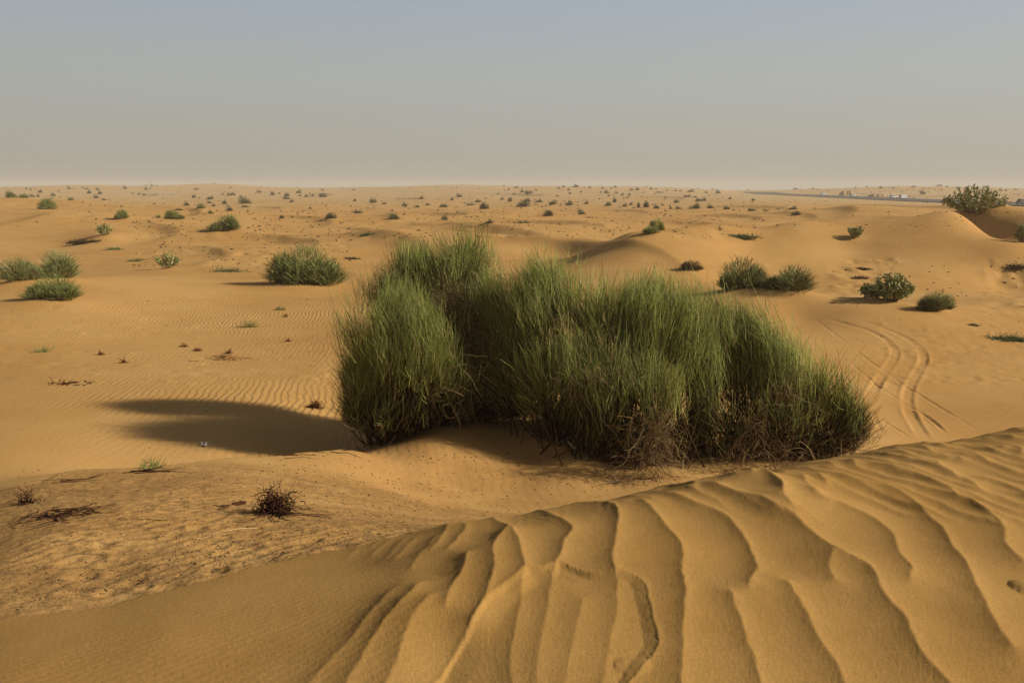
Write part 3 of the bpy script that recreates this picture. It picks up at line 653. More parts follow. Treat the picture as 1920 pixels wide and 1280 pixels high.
# ------------------------------------------------------------------ twig geometry
def prisms(paths, rad, tint, sides=3):
    """paths (N,K,3), rad (N,K), tint (N,3) -> mesh arrays of tapering twigs"""
    N, K, _ = paths.shape
    tan = np.gradient(paths, axis=1); tan /= np.linalg.norm(tan, axis=2, keepdims=True) + 1e-9
    ref = np.where(np.abs(tan[..., 2:3]) > 0.9, np.array([1., 0, 0]), np.array([0, 0, 1.]))
    u = np.cross(tan, ref); u /= np.linalg.norm(u, axis=2, keepdims=True) + 1e-9
    v = np.cross(tan, u)
    ang = np.arange(sides) * 2 * math.pi / sides
    V = paths[:, :, None] + rad[:, :, None, None] * (np.cos(ang)[None, None, :, None] * u[:, :, None] + np.sin(ang)[None, None, :, None] * v[:, :, None])
    base = np.arange(N)[:, None, None] * (K * sides)
    k = np.arange(K - 1)[None, :, None]; s = np.arange(sides)[None, None]; sn = (s + 1) % sides
    f = np.stack(np.broadcast_arrays(base + k * sides + s, base + k * sides + sn, base + (k + 1) * sides + sn, base + (k + 1) * sides + s), -1).reshape(-1, 4)
    T = np.repeat(tint, K * sides, axis=0)
    return V.reshape(-1, 3), f, T

def mesh_from(name, parts, mat, smooth=True):
    off = 0; Vs, Fs, Ts = [], [], []
    for V, f, T in parts:
        Vs.append(V); Fs.append(f + off); Ts.append(T); off += len(V)
    V = np.concatenate(Vs).astype(np.float32); f = np.concatenate(Fs).astype(np.int32); T = np.concatenate(Ts).astype(np.float32)
    me = bpy.data.meshes.new(name)
    me.vertices.add(len(V)); me.vertices.foreach_set('co', V.ravel())
    me.loops.add(f.size); me.loops.foreach_set('vertex_index', f.ravel())
    me.polygons.add(len(f)); me.polygons.foreach_set('loop_start', (np.arange(len(f)) * f.shape[1]).astype(np.int32))
    me.update(calc_edges=True)
    me.polygons.foreach_set('use_smooth', np.full(len(f), smooth))
    a = me.attributes.new('tint', 'FLOAT_COLOR', 'POINT')
    a.data.foreach_set('color', np.concatenate([T, np.ones((len(T), 1), np.float32)], 1).astype(np.float32).ravel())
    me.materials.append(mat)
    return me

def part(name, me, parent):
    o = bpy.data.objects.new(name, me); col.objects.link(o); o.parent = parent; return o

def thing(name, loc, label, cat, group=None):
    o = bpy.data.objects.new(name, None); col.objects.link(o); o.location = loc; o.empty_display_size = 0.2
    return tag(o, label, cat, group)

GREENS = np.array([(0.155, 0.180, 0.042), (0.190, 0.210, 0.058), (0.120, 0.150, 0.036), (0.250, 0.250, 0.095), (0.180, 0.180, 0.060)])
DEADS = np.array([(0.13, 0.078, 0.034), (0.085, 0.048, 0.022), (0.21, 0.145, 0.070), (0.055, 0.030, 0.015)])
def pick(r, pal, n, var=0.18):
    return pal[r.integers(0, len(pal), n)] * (1 + var * r.standard_normal((n, 1))).clip(0.5, 1.6)

def bez(a, c, b, t):
    return (1 - t) ** 2 * a + 2 * t * (1 - t) * c + t ** 2 * b
def dbez(a, c, b, t):
    return 2 * (1 - t) * (c - a) + 2 * t * (b - c)
def nrm(v): return v / (np.linalg.norm(v, axis=-1, keepdims=True) + 1e-9)

def broom(r, tips, roots, centre, n_tw, tl, tr, dead=0.1, up=0.5, kp=3, greens=GREENS, woodr=0.006, droop=0.0, tmin=0.22, gvar=0.18, wild=0.20):
    """primary branches root->tip, each carrying a brush of thin twigs; returns wood, green, dead parts"""
    n = len(tips)
    d = tips - roots
    ctrl = roots + d * np.array([0.56, 0.56, 0.42]) + r.normal(0, 0.06, (n, 3)) * np.linalg.norm(d, axis=1, keepdims=True)
    t = np.linspace(0, 1, 6)[None, :, None]
    W_ = bez(roots[:, None], ctrl[:, None], tips[:, None], t)
    W_ += r.normal(0, 0.012, W_.shape) * np.linalg.norm(d, axis=1)[:, None, None] * (t > 0)
    wr = woodr * np.linspace(1.2, 0.35, 6)[None] * r.uniform(0.6, 1.4, (n, 1))
    wood = prisms(W_, wr, pick(r, DEADS, n), 4)
    i = np.repeat(np.arange(n), n_tw)
    tt = (tmin + (1 - tmin) * r.random((len(i), 1)) ** 0.75)
    S_ = bez(roots[i], ctrl[i], tips[i], tt)
    tg = nrm(dbez(roots[i], ctrl[i], tips[i], tt))
    out = nrm(S_ - centre)
    pl_ = r.normal(0, 0.13, (n, 3))[i]
    dirv = nrm(tg * 0.55 + np.array([0, 0, up]) + out * 0.50 + pl_ + r.normal(0, wild, S_.shape))
    ln = tl * r.uniform(0.35, 1.2, (len(i), 1)) * (0.75 + 0.35 * tt) * r.lognormal(0, 0.28, (n, 1))[i]
    side = r.normal(0, 0.10, S_.shape)
    ks = np.linspace(0, 1, kp)[None, :, None]
    pth = S_[:, None] + dirv[:, None] * ln[:, None] * ks + (np.array([0, 0, 0.16 - droop]) + side)[:, None] * ln[:, None] * ks ** 2
    rd = tr * np.linspace(1.0, 0.45, kp)[None] * r.uniform(0.75, 1.3, (len(i), 1))
    # dead twigs are commoner low down, inside
    hz = (S_[:, 2] - roots[:, 2].min()) / (tips[:, 2].max() - roots[:, 2].min() + 1e-6)
    pd = np.clip(dead + 0.75 * np.clip(0.42 - hz, 0, 1), 0, 0.95)
    isd = r.random(len(i)) < pd
    # each primary has its own tone so the crown shows tufts
    tone = (1 + 0.20 * r.standard_normal((n, 1))).clip(0.6, 1.5)[i]
    g = prisms(pth[~isd], rd[~isd], pick(r, greens, int((~isd).sum()), gvar) * tone[~isd])
    dpart = prisms(pth[isd], rd[isd], pick(r, DEADS, int(isd.sum()), 0.25)) if isd.any() else None
    return wood, g, dpart

def dome(r, n, ln, rad, pal, nl=3, dead=0.12, up=0.35, main=False):
    """a fuzzy domed bush in a 1 x 1 x 1 box: short twigs pointing outward all through a few lobes"""
    cx = r.uniform(-0.33, 0.33, nl); cx[0] = r.uniform(-.1, .1); cy = r.uniform(-0.2, 0.2, nl)
    rx = r.uniform(0.13, 0.27, nl); rx[0] = r.uniform(.24, .34); hz = r.uniform(0.32, 0.8, nl); hz[0 if nl > 3 and n > 2000 else r.integers(nl)] = 0.88
    if main: cx[0] = 0; rx[0] = 0.40; hz[1:] *= 0.85; hz[0] = 0.88
    k = r.integers(0, nl, n)
    d = nrm(r.standard_normal((n, 3))); d[:, 2] = np.abs(d[:, 2]); q = r.random((n, 1)) ** 0.40
    P = np.stack([cx[k], cy[k], np.zeros(n)], 1) + d * q * np.stack([rx[k], rx[k], hz[k]], 1)
    dv = nrm(d * 0.8 + r.normal(0, 0.36, (n, 3)) + np.array([0, 0, up]))
    L_ = ln * r.uniform(0.5, 1.3, (n, 1))
    pth = np.stack([P - dv * L_ * .4, P + dv * L_ * .3, P + dv * L_ + np.array([0, 0, 0.02])], 1)
    c = pick(r, pal, n, 0.25) * (1 + 0.12 * r.standard_normal(nl)).clip(.7, 1.3)[k][:, None]
    dd = r.random(n) < dead + 0.5 * np.clip(0.25 - P[:, 2], 0, 1)
    c[dd] = pick(r, DEADS, int(dd.sum()))
    g = prisms(pth, rad * np.array([[1, .9, .5]]) * r.uniform(0.7, 1.3, (n, 1)), c)
    m = 14; t = P[r.integers(0, n, m)] * np.array([1, 1, .8]); b = t * np.array([.35, .35, 0]) - np.array([0, 0, 0.06])
    w = prisms(np.stack([b, b * .45 + t * .55 - np.array([0, 0, .03]), t], 1), 0.016 * np.array([[1.2, .9, .5]]) * np.ones((m, 1)), pick(r, DEADS, m), 4)
    return w, g

# ------------------------------------------------------------------ huge shrubs
for B in BIG:
    r = np.random.default_rng(B['seed'])
    roots_w = [hit(Z, q[0], q[1], 8.5) for q in B['root']]
    base = np.mean(roots_w, 0); base[2] = ground(Z, base[0], base[1])
    wt = np.array([l[5] for l in B['lobes']]); wt = wt / wt.sum()
    tips, roots = [], []
    for k in r.choice(len(wt), B['n'], p=wt):
        px, py, Y, rx, ry, _ = B['lobes'][k]
        c = np.array([float(v) for v in on_ray(px, py, Y)]); s = scale_at(c)
        v = nrm(r.standard_normal(3)) * r.random() ** 0.42
        p = c + v * np.array([rx * s, 0.75 * rx * s + 0.15, ry * s])
        rw = roots_w[r.integers(len(roots_w))]; spread = B['root'][0][2] * s
        q = rw + np.array([*(0.36 * (p - rw)[:2]), 0]) + np.array([*r.normal(0, spread * 0.30, 2), 0])
        q[2] = ground(Z, q[0], q[1]) - 0.03
        p[2] = max(p[2], ground(Z, p[0], p[1]) + 0.12)
        tips.append(p); roots.append(q)
    tips, roots = np.array(tips) - base, np.array(roots) - base
    wood, _, _ = broom(r, tips[::3], roots[::3], np.array([0, 0, -0.1]), 1, 0.2, 0.004, woodr=0.009)
    C_, R_ = [], []
    for px, py, Y, rx, ry, _w in B['lobes']:
        c = np.array([float(v) for v in on_ray(px, py, Y)]); sc_ = scale_at(c)
        C_.append(c - base); R_.append([rx * 1.12 * sc_, 0.85 * rx * sc_ + 0.15, ry * 1.10 * sc_])
    C_, R_ = np.array(C_), np.array(R_)
    vol = np.prod(R_, 1) ** 0.75; n = B['twigs']
    k = r.choice(len(C_), n, p=vol / vol.sum())
    d = nrm(r.standard_normal((n, 3)))
    P = C_[k] + d * (r.random((n, 1)) ** 0.50 * (1 + 0.20 * r.standard_normal((n, 1)))) * R_[k] * (0.97 + 0.32 * fbm(d[:, 0] * 2.5 + k * 3.1, d[:, 2] * 2.5 + d[:, 1], 611, 2))[:, None]
    gz = np.array([ground(Z, a + base[0], b_ + base[1]) for a, b_ in P[:, :2]]) - base[2]
    # twigs whose place falls below the sand become the skirt of the shrub
    low = P[:, 2] < gz + 0.05
    P[low, 2] = gz[low] + r.uniform(0.03, 0.35, int(low.sum()))
    # clefts: drop twigs where a slow 3-D pattern is low
    cl = fbm(P[:, 0] * 1.9 + 3 * B['seed'] + P[:, 1] * 1.1, P[:, 2] * 0.8 + P[:, 1] * 1.3, 7 + B['seed'], 2)
    keep = cl > -0.15 + 0.22 * r.standard_normal(n)
    P, k, gz = P[keep], k[keep], gz[keep]; n = len(P)
    rc = np.array(roots_w) - base
    nb = rc[np.argmin(((P[:, None, :2] - rc[None, :, :2]) ** 2).sum(-1), 1)]
    rad_ = nrm(P - nb + np.array([0, 0, 0.15]))
    sway = np.stack([fbm(P[:, 0] * 2.2, P[:, 2] * 1.2, 301 + B['seed'], 2), fbm(P[:, 0] * 2.2 + 9, P[:, 1] * 2.2, 302, 2), np.zeros(n)], 1)
    dv = nrm(rad_ * 0.92 + np.array([0, 0, 0.50]) + sway * 0.75 + r.normal(0, 0.33, (n, 3)))
    ln = r.uniform(0.14, 0.40, (n, 1)) * np.where(r.random((n, 1)) < 0.12, r.uniform(1.2, 2.0, (n, 1)), 1)
    K = 4; ks = np.linspace(-0.35, 0.65, K)[None, :, None]
    bend = r.normal(0, 0.10, (n, 3)) + np.array([0, 0, 0.10])
    pth = P[:, None] + dv[:, None] * ln[:, None] * ks + bend[:, None] * ln[:, None] * ks ** 2
    rd = 0.0027 * np.linspace(1.0, 0.45, K)[None] * r.uniform(0.7, 1.35, (n, 1))
    # inner and low twigs are dead; the raised low share paints in base shade
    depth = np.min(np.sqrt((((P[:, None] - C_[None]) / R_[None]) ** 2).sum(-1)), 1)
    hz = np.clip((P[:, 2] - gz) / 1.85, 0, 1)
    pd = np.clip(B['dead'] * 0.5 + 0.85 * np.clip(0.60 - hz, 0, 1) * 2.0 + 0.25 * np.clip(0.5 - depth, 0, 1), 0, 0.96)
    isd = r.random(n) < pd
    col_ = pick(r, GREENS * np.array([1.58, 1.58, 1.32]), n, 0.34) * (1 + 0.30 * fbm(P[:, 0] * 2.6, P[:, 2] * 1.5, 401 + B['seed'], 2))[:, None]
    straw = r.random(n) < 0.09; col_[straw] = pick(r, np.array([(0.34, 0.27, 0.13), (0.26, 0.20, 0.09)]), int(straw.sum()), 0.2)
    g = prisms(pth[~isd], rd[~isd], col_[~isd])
    dd = prisms(pth[isd], rd[isd], pick(r, DEADS * np.array([0.40, 0.36, 0.32]), int(isd.sum()), 0.4))  # tint darkened to put the crown's self-shade into the twig colour
    o = thing('broom_shrub', base, B['label'], 'shrub', 'huge broom shrubs grown together')
    part('woody_branches', mesh_from('woody_branches', [wood], M_DEAD), o)
    part('green_stems', mesh_from('green_stems', [g], M_GREEN), o)
    dl = [dd]
    # hanging tangles of dead twigs
    tang = {103: [(1230, 810, 11.0, 42, 55, 240), (1215, 865, 10.9, 40, 30, 130), (1140, 690, 11.5, 60, 35, 50), (1080, 720, 11.6, 50, 40, 50)],
            104: [(1420, 800, 11.6, 35, 40, 90), (1470, 845, 11.7, 70, 20, 110), (1560, 838, 12.0, 50, 12, 90), (1480, 740, 11.6, 40, 40, 50), (1390, 868, 11.3, 50, 16, 80)],
            101: [(870, 590, 12.9, 45, 50, 260), (835, 560, 13.1, 50, 40, 220), (900, 640, 12.7, 40, 60, 160), (760, 530, 13.5, 50, 40, 120)],
            102: [(700, 800, 11.8, 50, 16, 30), (850, 730, 11.9, 40, 50, 60)]}[B['seed']]
    for px, py, Y, rx, ry, n in tang:
        c = np.array([float(v) for v in on_ray(px, py, Y)]); s = scale_at(c)
        st = c + r.normal(0, 0.55, (n, 3)) * np.array([rx * s, rx * s * 0.5, ry * s]) - base
        K = 6
        dv = nrm(r.normal(0, 1, (n, 3)) + (np.array([0.0, -0.35, 0.10]) if B['seed'] != 101 else np.array([0.75, -0.4, -0.35])))
        stp = r.uniform(0.05, 0.11, (n, 1))
        pts = [st]
        for k in range(K - 1):
            dv = nrm(dv + r.normal(0, 0.28, (n, 3)) + np.array([0, 0, -0.10]))
            pts.append(pts[-1] + dv * stp)
        pts = np.stack(pts, 1)
        for a in range(n):
            gz = ground(Z, pts[a, 0, 0] + base[0], pts[a, 0, 1] + base[1]) - base[2] + 0.01
            pts[a, :, 2] = np.maximum(pts[a, :, 2], gz)
        dl.append(prisms(pts, 0.0030 * np.linspace(1.2, 0.5, K)[None] * r.uniform(0.7, 1.4, (n, 1)), pick(r, DEADS[:3] * 1.35, n, 0.25)))
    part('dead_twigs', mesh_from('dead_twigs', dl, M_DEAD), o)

# ------------------------------------------------------------------ nearer single shrubs
def leafy(r, w, h, nst, leaf, bright=1.0):
    n = nst
    a = r.uniform(0, 2 * math.pi, n); q = r.random(n) ** 0.6
    tips = np.stack([np.cos(a) * q * w / 2, np.sin(a) * q * w / 2, h * (1 - 0.5 * q ** 2) * r.uniform(0.65, 1.0, n)], 1)
    roots = np.stack([np.cos(a) * q * w * 0.10, np.sin(a) * q * w * 0.10, np.full(n, -0.03)], 1)
    ctrl = roots + (tips - roots) * np.array([0.6, 0.6, 0.4])
    t = np.linspace(0, 1, 5)[None, :, None]
    W_ = bez(roots[:, None], ctrl[:, None], tips[:, None], t)
    wood = prisms(W_, 0.012 * np.linspace(1.2, 0.4, 5)[None] * np.ones((n, 1)) * (h / 1.2), pick(r, np.array([(0.27, 0.20, 0.09), (0.20, 0.14, 0.07)]), n), 4)
    m = 28
    i = np.repeat(np.arange(n), m); tt = 0.30 + 0.70 * r.random((len(i), 1)) ** 0.8
    S_ = bez(roots[i], ctrl[i], tips[i], tt)
    ax = nrm(r.normal(0, 1, S_.shape) + np.array([0, 0, 0.45]) + 0.6 * nrm(S_))
    L_ = leaf * r.uniform(0.6, 1.2, (len(i), 1)); wd = nrm(np.cross(ax, r.normal(0, 1, S_.shape)))
    nn = np.cross(ax, wd)
    S2 = S_ + ax * L_ * 0.2
    V = np.stack([S2, S2 + ax * L_ * 0.45 + wd * L_ * 0.30 + nn * L_ * 0.08, S2 + ax * L_, S2 + ax * L_ * 0.45 - wd * L_ * 0.30 + nn * L_ * 0.08], 1).reshape(-1, 3)
    f = np.arange(len(V)).reshape(-1, 4)
    pal = np.array([(0.26, 0.275, 0.080), (0.33, 0.335, 0.135), (0.20, 0.225, 0.065), (0.42, 0.38, 0.18)]) * bright
    return wood, (V, f, np.repeat(pick(r, pal, len(i)), 4, 0))

for (kind, px, py, w, h, seed, label), p in zip(MID, MIDP):
    p = p.copy(); p[2] = ground(Z, p[0], p[1])
    r = np.random.default_rng(1000 + seed); s = scale_at(p); W_, H_ = w * s, h * s
    if kind == 'leafy':
        o = thing('leafy_shrub', p, label, 'shrub', 'leafy shrubs on the sand')
        big = w > 60
        wood, lv = leafy(r, W_ * 1.0, H_ * 1.1, 70 if big else 30, 0.115 if W_ < 3 else 0.20)
        part('stems', mesh_from('stems', [wood], M_DEAD), o)
        part('leaves', mesh_from('leaves', [lv], M_LEAF, False), o)
        continue
    o = thing('broom_shrub', p, label, 'shrub', 'single broom shrubs on the sand')
    if True:
        r2 = np.random.default_rng(500 + seed)
        pal_ = DEADS * 1.3 if seed == 14 else GREENS * np.array([1.7, 1.55, 2.0]) if seed in (1, 2) else GREENS * (1.15 if kind == 'shaggy' else 1.4)
        wd_, g_ = dome(r2, 4200 if w > 60 else 1700 if w > 24 else 700, 0.17 if w > 60 else 0.14, 0.0042 if w > 60 else 0.0075, pal_, 5 if w > 60 else 3, 0.35 if kind == 'shaggy' else 0.1, 0.75 if w > 60 else 0.35, True)
        if kind == 'shaggy':
            for q in (wd_, g_): q[0][:, 0] += 0.10 * np.maximum(q[0][:, 2], 0)
        for nm, q, mt in (('woody_branches', wd_, M_DEAD), ('green_stems', g_, M_GREEN)):
            ch = part(nm, mesh_from(nm, [q], mt), o); ch.scale = (W_, W_ * 0.9, H_ * 0.98)
        continue
    n = int(np.clip(w * h / 34, 26, 200))
    a = r.uniform(0, 2 * math.pi, n); q = r.random(n) ** 0.55
    hb = H_ * np.sqrt(np.clip(1 - 0.92 * q ** 2, 0.02, 1)) * r.uniform(0.40, 0.80, n)
    lump = 1 + 0.22 * np.sin(a * 3 + seed) * q
    tips = np.stack([np.cos(a) * q * W_ * 0.36, np.sin(a) * q * W_ * 0.36, hb * lump], 1)
    lean = np.array([0.28 * W_, 0, 0]) if seed == 16 else np.array([0.1 * W_, 0, 0]) if kind == 'shaggy' else 0
    tips = tips + lean * (tips[:, 2:3] / H_)
    roots = np.stack([np.cos(a) * q * W_ * 0.24, np.sin(a) * q * W_ * 0.24, np.full(n, -0.05)], 1)
    gr = GREENS * (np.array([1.25, 1.15, 1.5]) if kind == 'broom' and seed in (1, 2) else 1.0)
    wood, g, dd = broom(r, tips, roots, np.array([0, 0, -0.05 * H_]), 38, H_ * 0.36, 0.0032 * max(1, s / 0.014), dead=0.35 if kind == 'shaggy' or seed == 14 else 0.08, up=0.28, kp=3, greens=gr, woodr=0.006 * max(1, s / .012))
    part('woody_branches', mesh_from('woody_branches', [wood], M_DEAD), o)
    part('green_stems', mesh_from('green_stems', [g], M_GREEN), o)
    if dd is not None: part('dead_twigs', mesh_from('dead_twigs', [dd], M_DEAD), o)

# ------------------------------------------------------------------ far bushes: a few plants copied, each an object of its own
def far_mesh(seed, pal, aspect):
    r = np.random.default_rng(seed)
    w, g = dome(r, 620, 0.13, 0.0095, pal, int(r.integers(3, 7)))
    return mesh_from('far_bush', [w, g], M_GREEN)
PAL = {'g': np.array([(0.165, 0.160, 0.080), (0.195, 0.190, 0.100), (0.130, 0.130, 0.062)]), 'v': np.array([(0.155, 0.180, 0.052), (0.19, 0.21, 0.07)]),
       'p': np.array([(0.26, 0.235, 0.115), (0.31, 0.28, 0.14)]), 'd': np.array([(0.105, 0.105, 0.045), (0.13, 0.125, 0.058)]),
       'y': np.array([(0.22, 0.21, 0.08), (0.17, 0.18, 0.07)]), 'r': np.array([(0.19, 0.115, 0.06), (0.24, 0.15, 0.08)])}
FMESH = {k: [far_mesh(50 + 7 * i + ord(k), PAL[k], 1) for i in range(6 if k == 'g' else 3)] for k in PAL}
TONE = {'g': 'grey-green', 'v': 'fresh green', 'p': 'pale', 'd': 'dark', 'y': 'yellowish leafy', 'r': 'dry brown'}
LAND = [(25, 366, 'the green clump at the left edge'), (89, 390, 'the round shrub on the smooth left dune'), (231, 405, 'the square olive shrub on the left dune'),
        (325, 408, 'the slanting olive shrub'), (426, 428, 'the shrub on the pale sand hump'), (459, 378, 'the tall far bush at mid left'), (400, 347, 'the left skyline hump'), (622, 408, 'the wide dark bush at mid left'),
        (735, 408, 'the yellowish bush on a dune'), (909, 388, 'the dark bush above the tallest shrub'), (982, 382, 'the broad bush right of the peaked shrub'),
        (1025, 402, 'the dark bush above the middle shrubs'), (1090, 398, 'the round bush with a long shadow'), (1080, 350, 'the bush on the central skyline'), (1213, 388, 'the row of four dark bushes'), (1301, 388, 'the green bush casting a shadow'), (1346, 360, 'the bush where the skyline dips'),
        (1490, 402, 'the dark bush above the shaggy pair'), (1590, 360, 'the pale roadside bluff'), (1729, 362, 'the bush beyond the white vehicles'), (1828, 390, 'the big leafy shrub at upper right'), (1650, 351, 'the bush on the right skyline')]
groups = {}
for i, f in enumerate(FAR):
    best = None
    for k, (lx, ly, nm) in enumerate(LAND):
        dx, dy = f[0] - lx, (f[1] - f[3] / 2 - ly) * 3
        dq = math.hypot(dx, dy)
        if best is None or dq < best[0]: best = (dq, k, dx, dy)
    dq, k, dx, dy = best
    rel = 'at' if dq < 7 and abs(dx) < 7 else ('left of' if dx < 0 else 'right of') if abs(dx) > abs(dy) else ('beyond' if dy < 0 else 'in front of')
    groups.setdefault((k, rel), []).append((dq, i))
LAB = {}
ORD = ['nearest', 'second', 'third', 'fourth', 'fifth', 'sixth', 'seventh', 'eighth', 'ninth', 'tenth', 'eleventh', 'twelfth']
for (k, rel), lst in groups.items():
    lst.sort()
    for n_, (dq, i) in enumerate(lst):
        f = FAR[i]
        size = 'tiny' if f[2] < 6.5 else 'small' if f[2] < 12 else 'fair-sized'
        shp = 'low' if f[3] / f[2] < 0.5 else 'tall' if f[3] / f[2] > 0.85 else 'round'
        d = f'{size} {shp} {TONE[f[4]]} bush'
        if rel == 'at':
            LAB[i] = f'{d} that is {LAND[k][2]}' if n_ == 0 else f'{d} touching {LAND[k][2]}'
        else:
            LAB[i] = f'{d}, {ORD[min(n_, 11)]} {rel} {LAND[k][2]}' if len(lst) > 1 else f'{d} just {rel} {LAND[k][2]}'
for i, (f, p) in enumerate(zip(FAR, FARP)):
    s = scale_at(p); r = np.random.default_rng(3000 + i)
    me = FMESH[f[4]][r.integers(len(FMESH[f[4]]))]
    o = bpy.data.objects.new('desert_bush', me); col.objects.link(o)
    o.location = (p[0], p[1], ground(Z, p[0], p[1]) - 0.03)
    o.rotation_euler = (0, 0, r.choice([0, math.pi]) + r.uniform(-0.4, 0.4))
    sx = f[2] * s / 0.95; o.scale = (sx, sx * 0.9, f[3] * s / 0.98)
    tag(o, LAB[i], 'bush', 'small bushes scattered over the far desert')

# ------------------------------------------------------------------ small plants and dead wood on the sand
def crooked(r, n, K, step, start, d0, wob=0.35, flat=0.0, rad=0.004, pal=DEADS, taper=0.35, hug=None):
    dv = nrm(d0); pts = [start]
    for k in range(K - 1):
        dv = nrm(dv + r.normal(0, wob, (n, 3)) * np.array([1, 1, 1 - flat]))
        pts.append(pts[-1] + dv * step)
    pts = np.stack(pts, 1)
    if hug is not None:                     # lie on the sand
        for a in range(n):
            for k in range(K):
                z = ground(Z, pts[a, k, 0] + hug[0], pts[a, k, 1] + hug[1]) - hug[2]
                pts[a, k, 2] = max(z + rad * 0.6, min(pts[a, k, 2], z + 0.03)) if flat > 0.5 else max(pts[a, k, 2], z + rad * .5)
    return prisms(pts, rad * np.linspace(1.2, taper, K)[None] * r.uniform(0.6, 1.4, (n, 1)), pick(r, pal, n, 0.2), 4)
DARKRED = np.array([(0.055, 0.022, 0.012), (0.09, 0.04, 0.02), (0.035, 0.015, 0.010)])
RED = np.array([(0.16, 0.055, 0.02), (0.11, 0.045, 0.018)])

def small(name, px, py, label, cat, build, mat=M_DEAD, group=None):
    p = hit(Z, px, py); r = np.random.default_rng(int(px * 7 + py))
    o = bpy.data.objects.new(name, mesh_from(name, build(r, p), mat)); col.objects.link(o); o.location = p
    return tag(o, label, cat, group)

def knot(r, p):
    n = 150
    st = r.normal(0, 1, (n, 3)) * np.array([0.04, 0.04, 0.035]) + np.array([0, 0, 0.05])
    A_ = crooked(r, n, 8, 0.022, st, r.normal(0, 1, (n, 3)) + np.array([0, 0, 1.1]), 0.8, rad=0.0034, pal=DARKRED, hug=p)
    n = 46
    st = r.normal(0, 0.05, (n, 3)) * np.array([1, 1, 0.3]) + np.array([0.05, 0, 0.03])
    B_ = crooked(r, n, 9, 0.030, st, r.normal(0, 1, (n, 3)) * np.array([1.2, 1, .3]) + np.array([0.8, -.3, 0.1]), 0.6, 0.3, rad=0.0020, pal=DEADS[[1, 3]], hug=p)
    n = 12
    C_ = crooked(r, n, 8, 0.06, np.zeros((n, 3)), r.normal(0, 1, (n, 3)) + np.array([0.3, -1.2, 0]), 0.35, 0.9, rad=0.004, pal=DARKRED, hug=p)
    return [A_, B_, C_]
small('dead_shrub', 512, 962, 'dark red-brown dead shrub, a knot of twigs on the swept sand at lower left', 'dead shrub', knot)
def branch(n, step, d, K=8, rad=0.006, pal=DARKRED, wob=.3):
    def f(r, p):
        return [crooked(r, n, K, step, r.normal(0, 0.01, (n, 3)), np.array(d, float)[None] + r.normal(0, 0.35, (n, 3)), wob, 0.9, rad=rad, pal=pal, hug=p)]
    return f
small('dead_branch', 460, 942, 'short dark forked branch on the sand just left of the dead shrub', 'branch', branch(5, 0.035, (-1, -.7, 0)))
small('pale_stick', 482, 990, 'long pale straw-coloured stick below the dead shrub', 'stick', lambda r, p: [crooked(r, 1, 10, 0.045, np.zeros((1, 3)), np.array([[-1, -.75, 0]]), 0.16, 0.95, rad=0.004, pal=np.array([(0.5, 0.36, 0.16)]), hug=p)])
small('dark_stick', 312, 976, 'straight thin dark stick lying alone on the sand left of the dead shrub', 'stick', lambda r, p: [crooked(r, 1, 7, 0.045, np.zeros((1, 3)), np.array([[-1, 0.18, 0]]), 0.08, 0.95, rad=0.0035, pal=DARKRED, hug=p)])
def rootmat(r, p):
    n = 34
    return [crooked(r, n, 10, 0.045, r.normal(0, 0.06, (n, 3)), r.normal(0, 1, (n, 3)) * np.array([1.3, .8, .2]) + np.array([0.5, -0.4, 0]), 0.4, 0.8, rad=0.003, pal=DARKRED, hug=p)]
small('exposed_roots', 95, 968, 'fan of thin dark roots exposed on the sand at the lower left edge', 'roots', rootmat)
small('dead_tuft', 55, 942, 'small dark dead tuft above the fan of roots at the left edge', 'dead plant', lambda r, p: [crooked(r, 40, 6, 0.03, r.normal(0, .035, (40, 3)), r.normal(0, 1, (40, 3)) + np.array([-.4, 0, .5]), .4, rad=.003, pal=DARKRED, hug=p)])
def edgeroots(a, b, n):
    def f(r, p):
        out = []
        for k in range(n):
            t0 = r.random(); q = hit(Z, a[0] + (b[0] - a[0]) * t0, a[1] + (b[1] - a[1]) * t0 + r.uniform(0, 7))
            d = np.array([[1.0, 0.2 * r.normal() + 0.15, 0]]) * r.choice([-1, 1])
            out.append(crooked(r, 1, 11, 0.04, (q - p)[None], d, 0.25, 0.95, rad=r.uniform(0.003, 0.006), pal=DARKRED, hug=p))
        return out
    return f
small('edge_roots', 170, 884, 'dark roots trailing along the broken sand edge at left', 'roots', edgeroots((75, 903), (300, 876), 9))
small('edge_roots', 620, 850, 'dark roots hanging from the sand edge where it meets the huge shrubs', 'roots', edgeroots((520, 855), (690, 836), 9))
small('bleached_twig', 1150, 905, 'bleached white forked twig under the middle huge shrub', 'twig', lambda r, p: [crooked(r, 4, 6, 0.06, np.zeros((4, 3)), np.array([[1, .3, .2], [-1, .1, .1], [-.7, -.8, .1], [.3, -1, .1]]), 0.35, 0.3, rad=0.005, pal=np.array([(0.42, 0.36, 0.29)]), hug=p)])
def grass(n, h, pal, spread=0.05):
    def f(r, p):
        st = r.normal(0, spread, (n, 3)) * np.array([1, 1, 0])
        return [crooked(r, n, 4, h / 3, st, r.normal(0, 0.8, (n, 3)) + np.array([0, 0, 0.9]), 0.2, rad=max(0.0028, scale_at(p) * 0.35), pal=pal, hug=p)]
    return f
small('grass_tuft', 285, 876, 'small bright green grass tuft growing on the broken sand edge', 'grass tuft', grass(60, 0.10, np.array([(0.17, 0.20, 0.05), (0.24, 0.25, 0.08)]), 0.05), M_GREEN)
small('dry_tuft', 467, 613, 'yellow-green tuft alone on the sand left of the huge shrubs', 'plant', grass(110, 0.22, np.array([(0.24, 0.20, 0.06), (0.30, 0.25, 0.08)]), 0.12), M_GREEN)
small('dry_tuft', 525, 581, 'tiny greenish tuft above the yellow-green one, below the domed shrub', 'plant', grass(50, 0.16, np.array([(0.16, 0.17, 0.06)]), 0.08), M_GREEN)
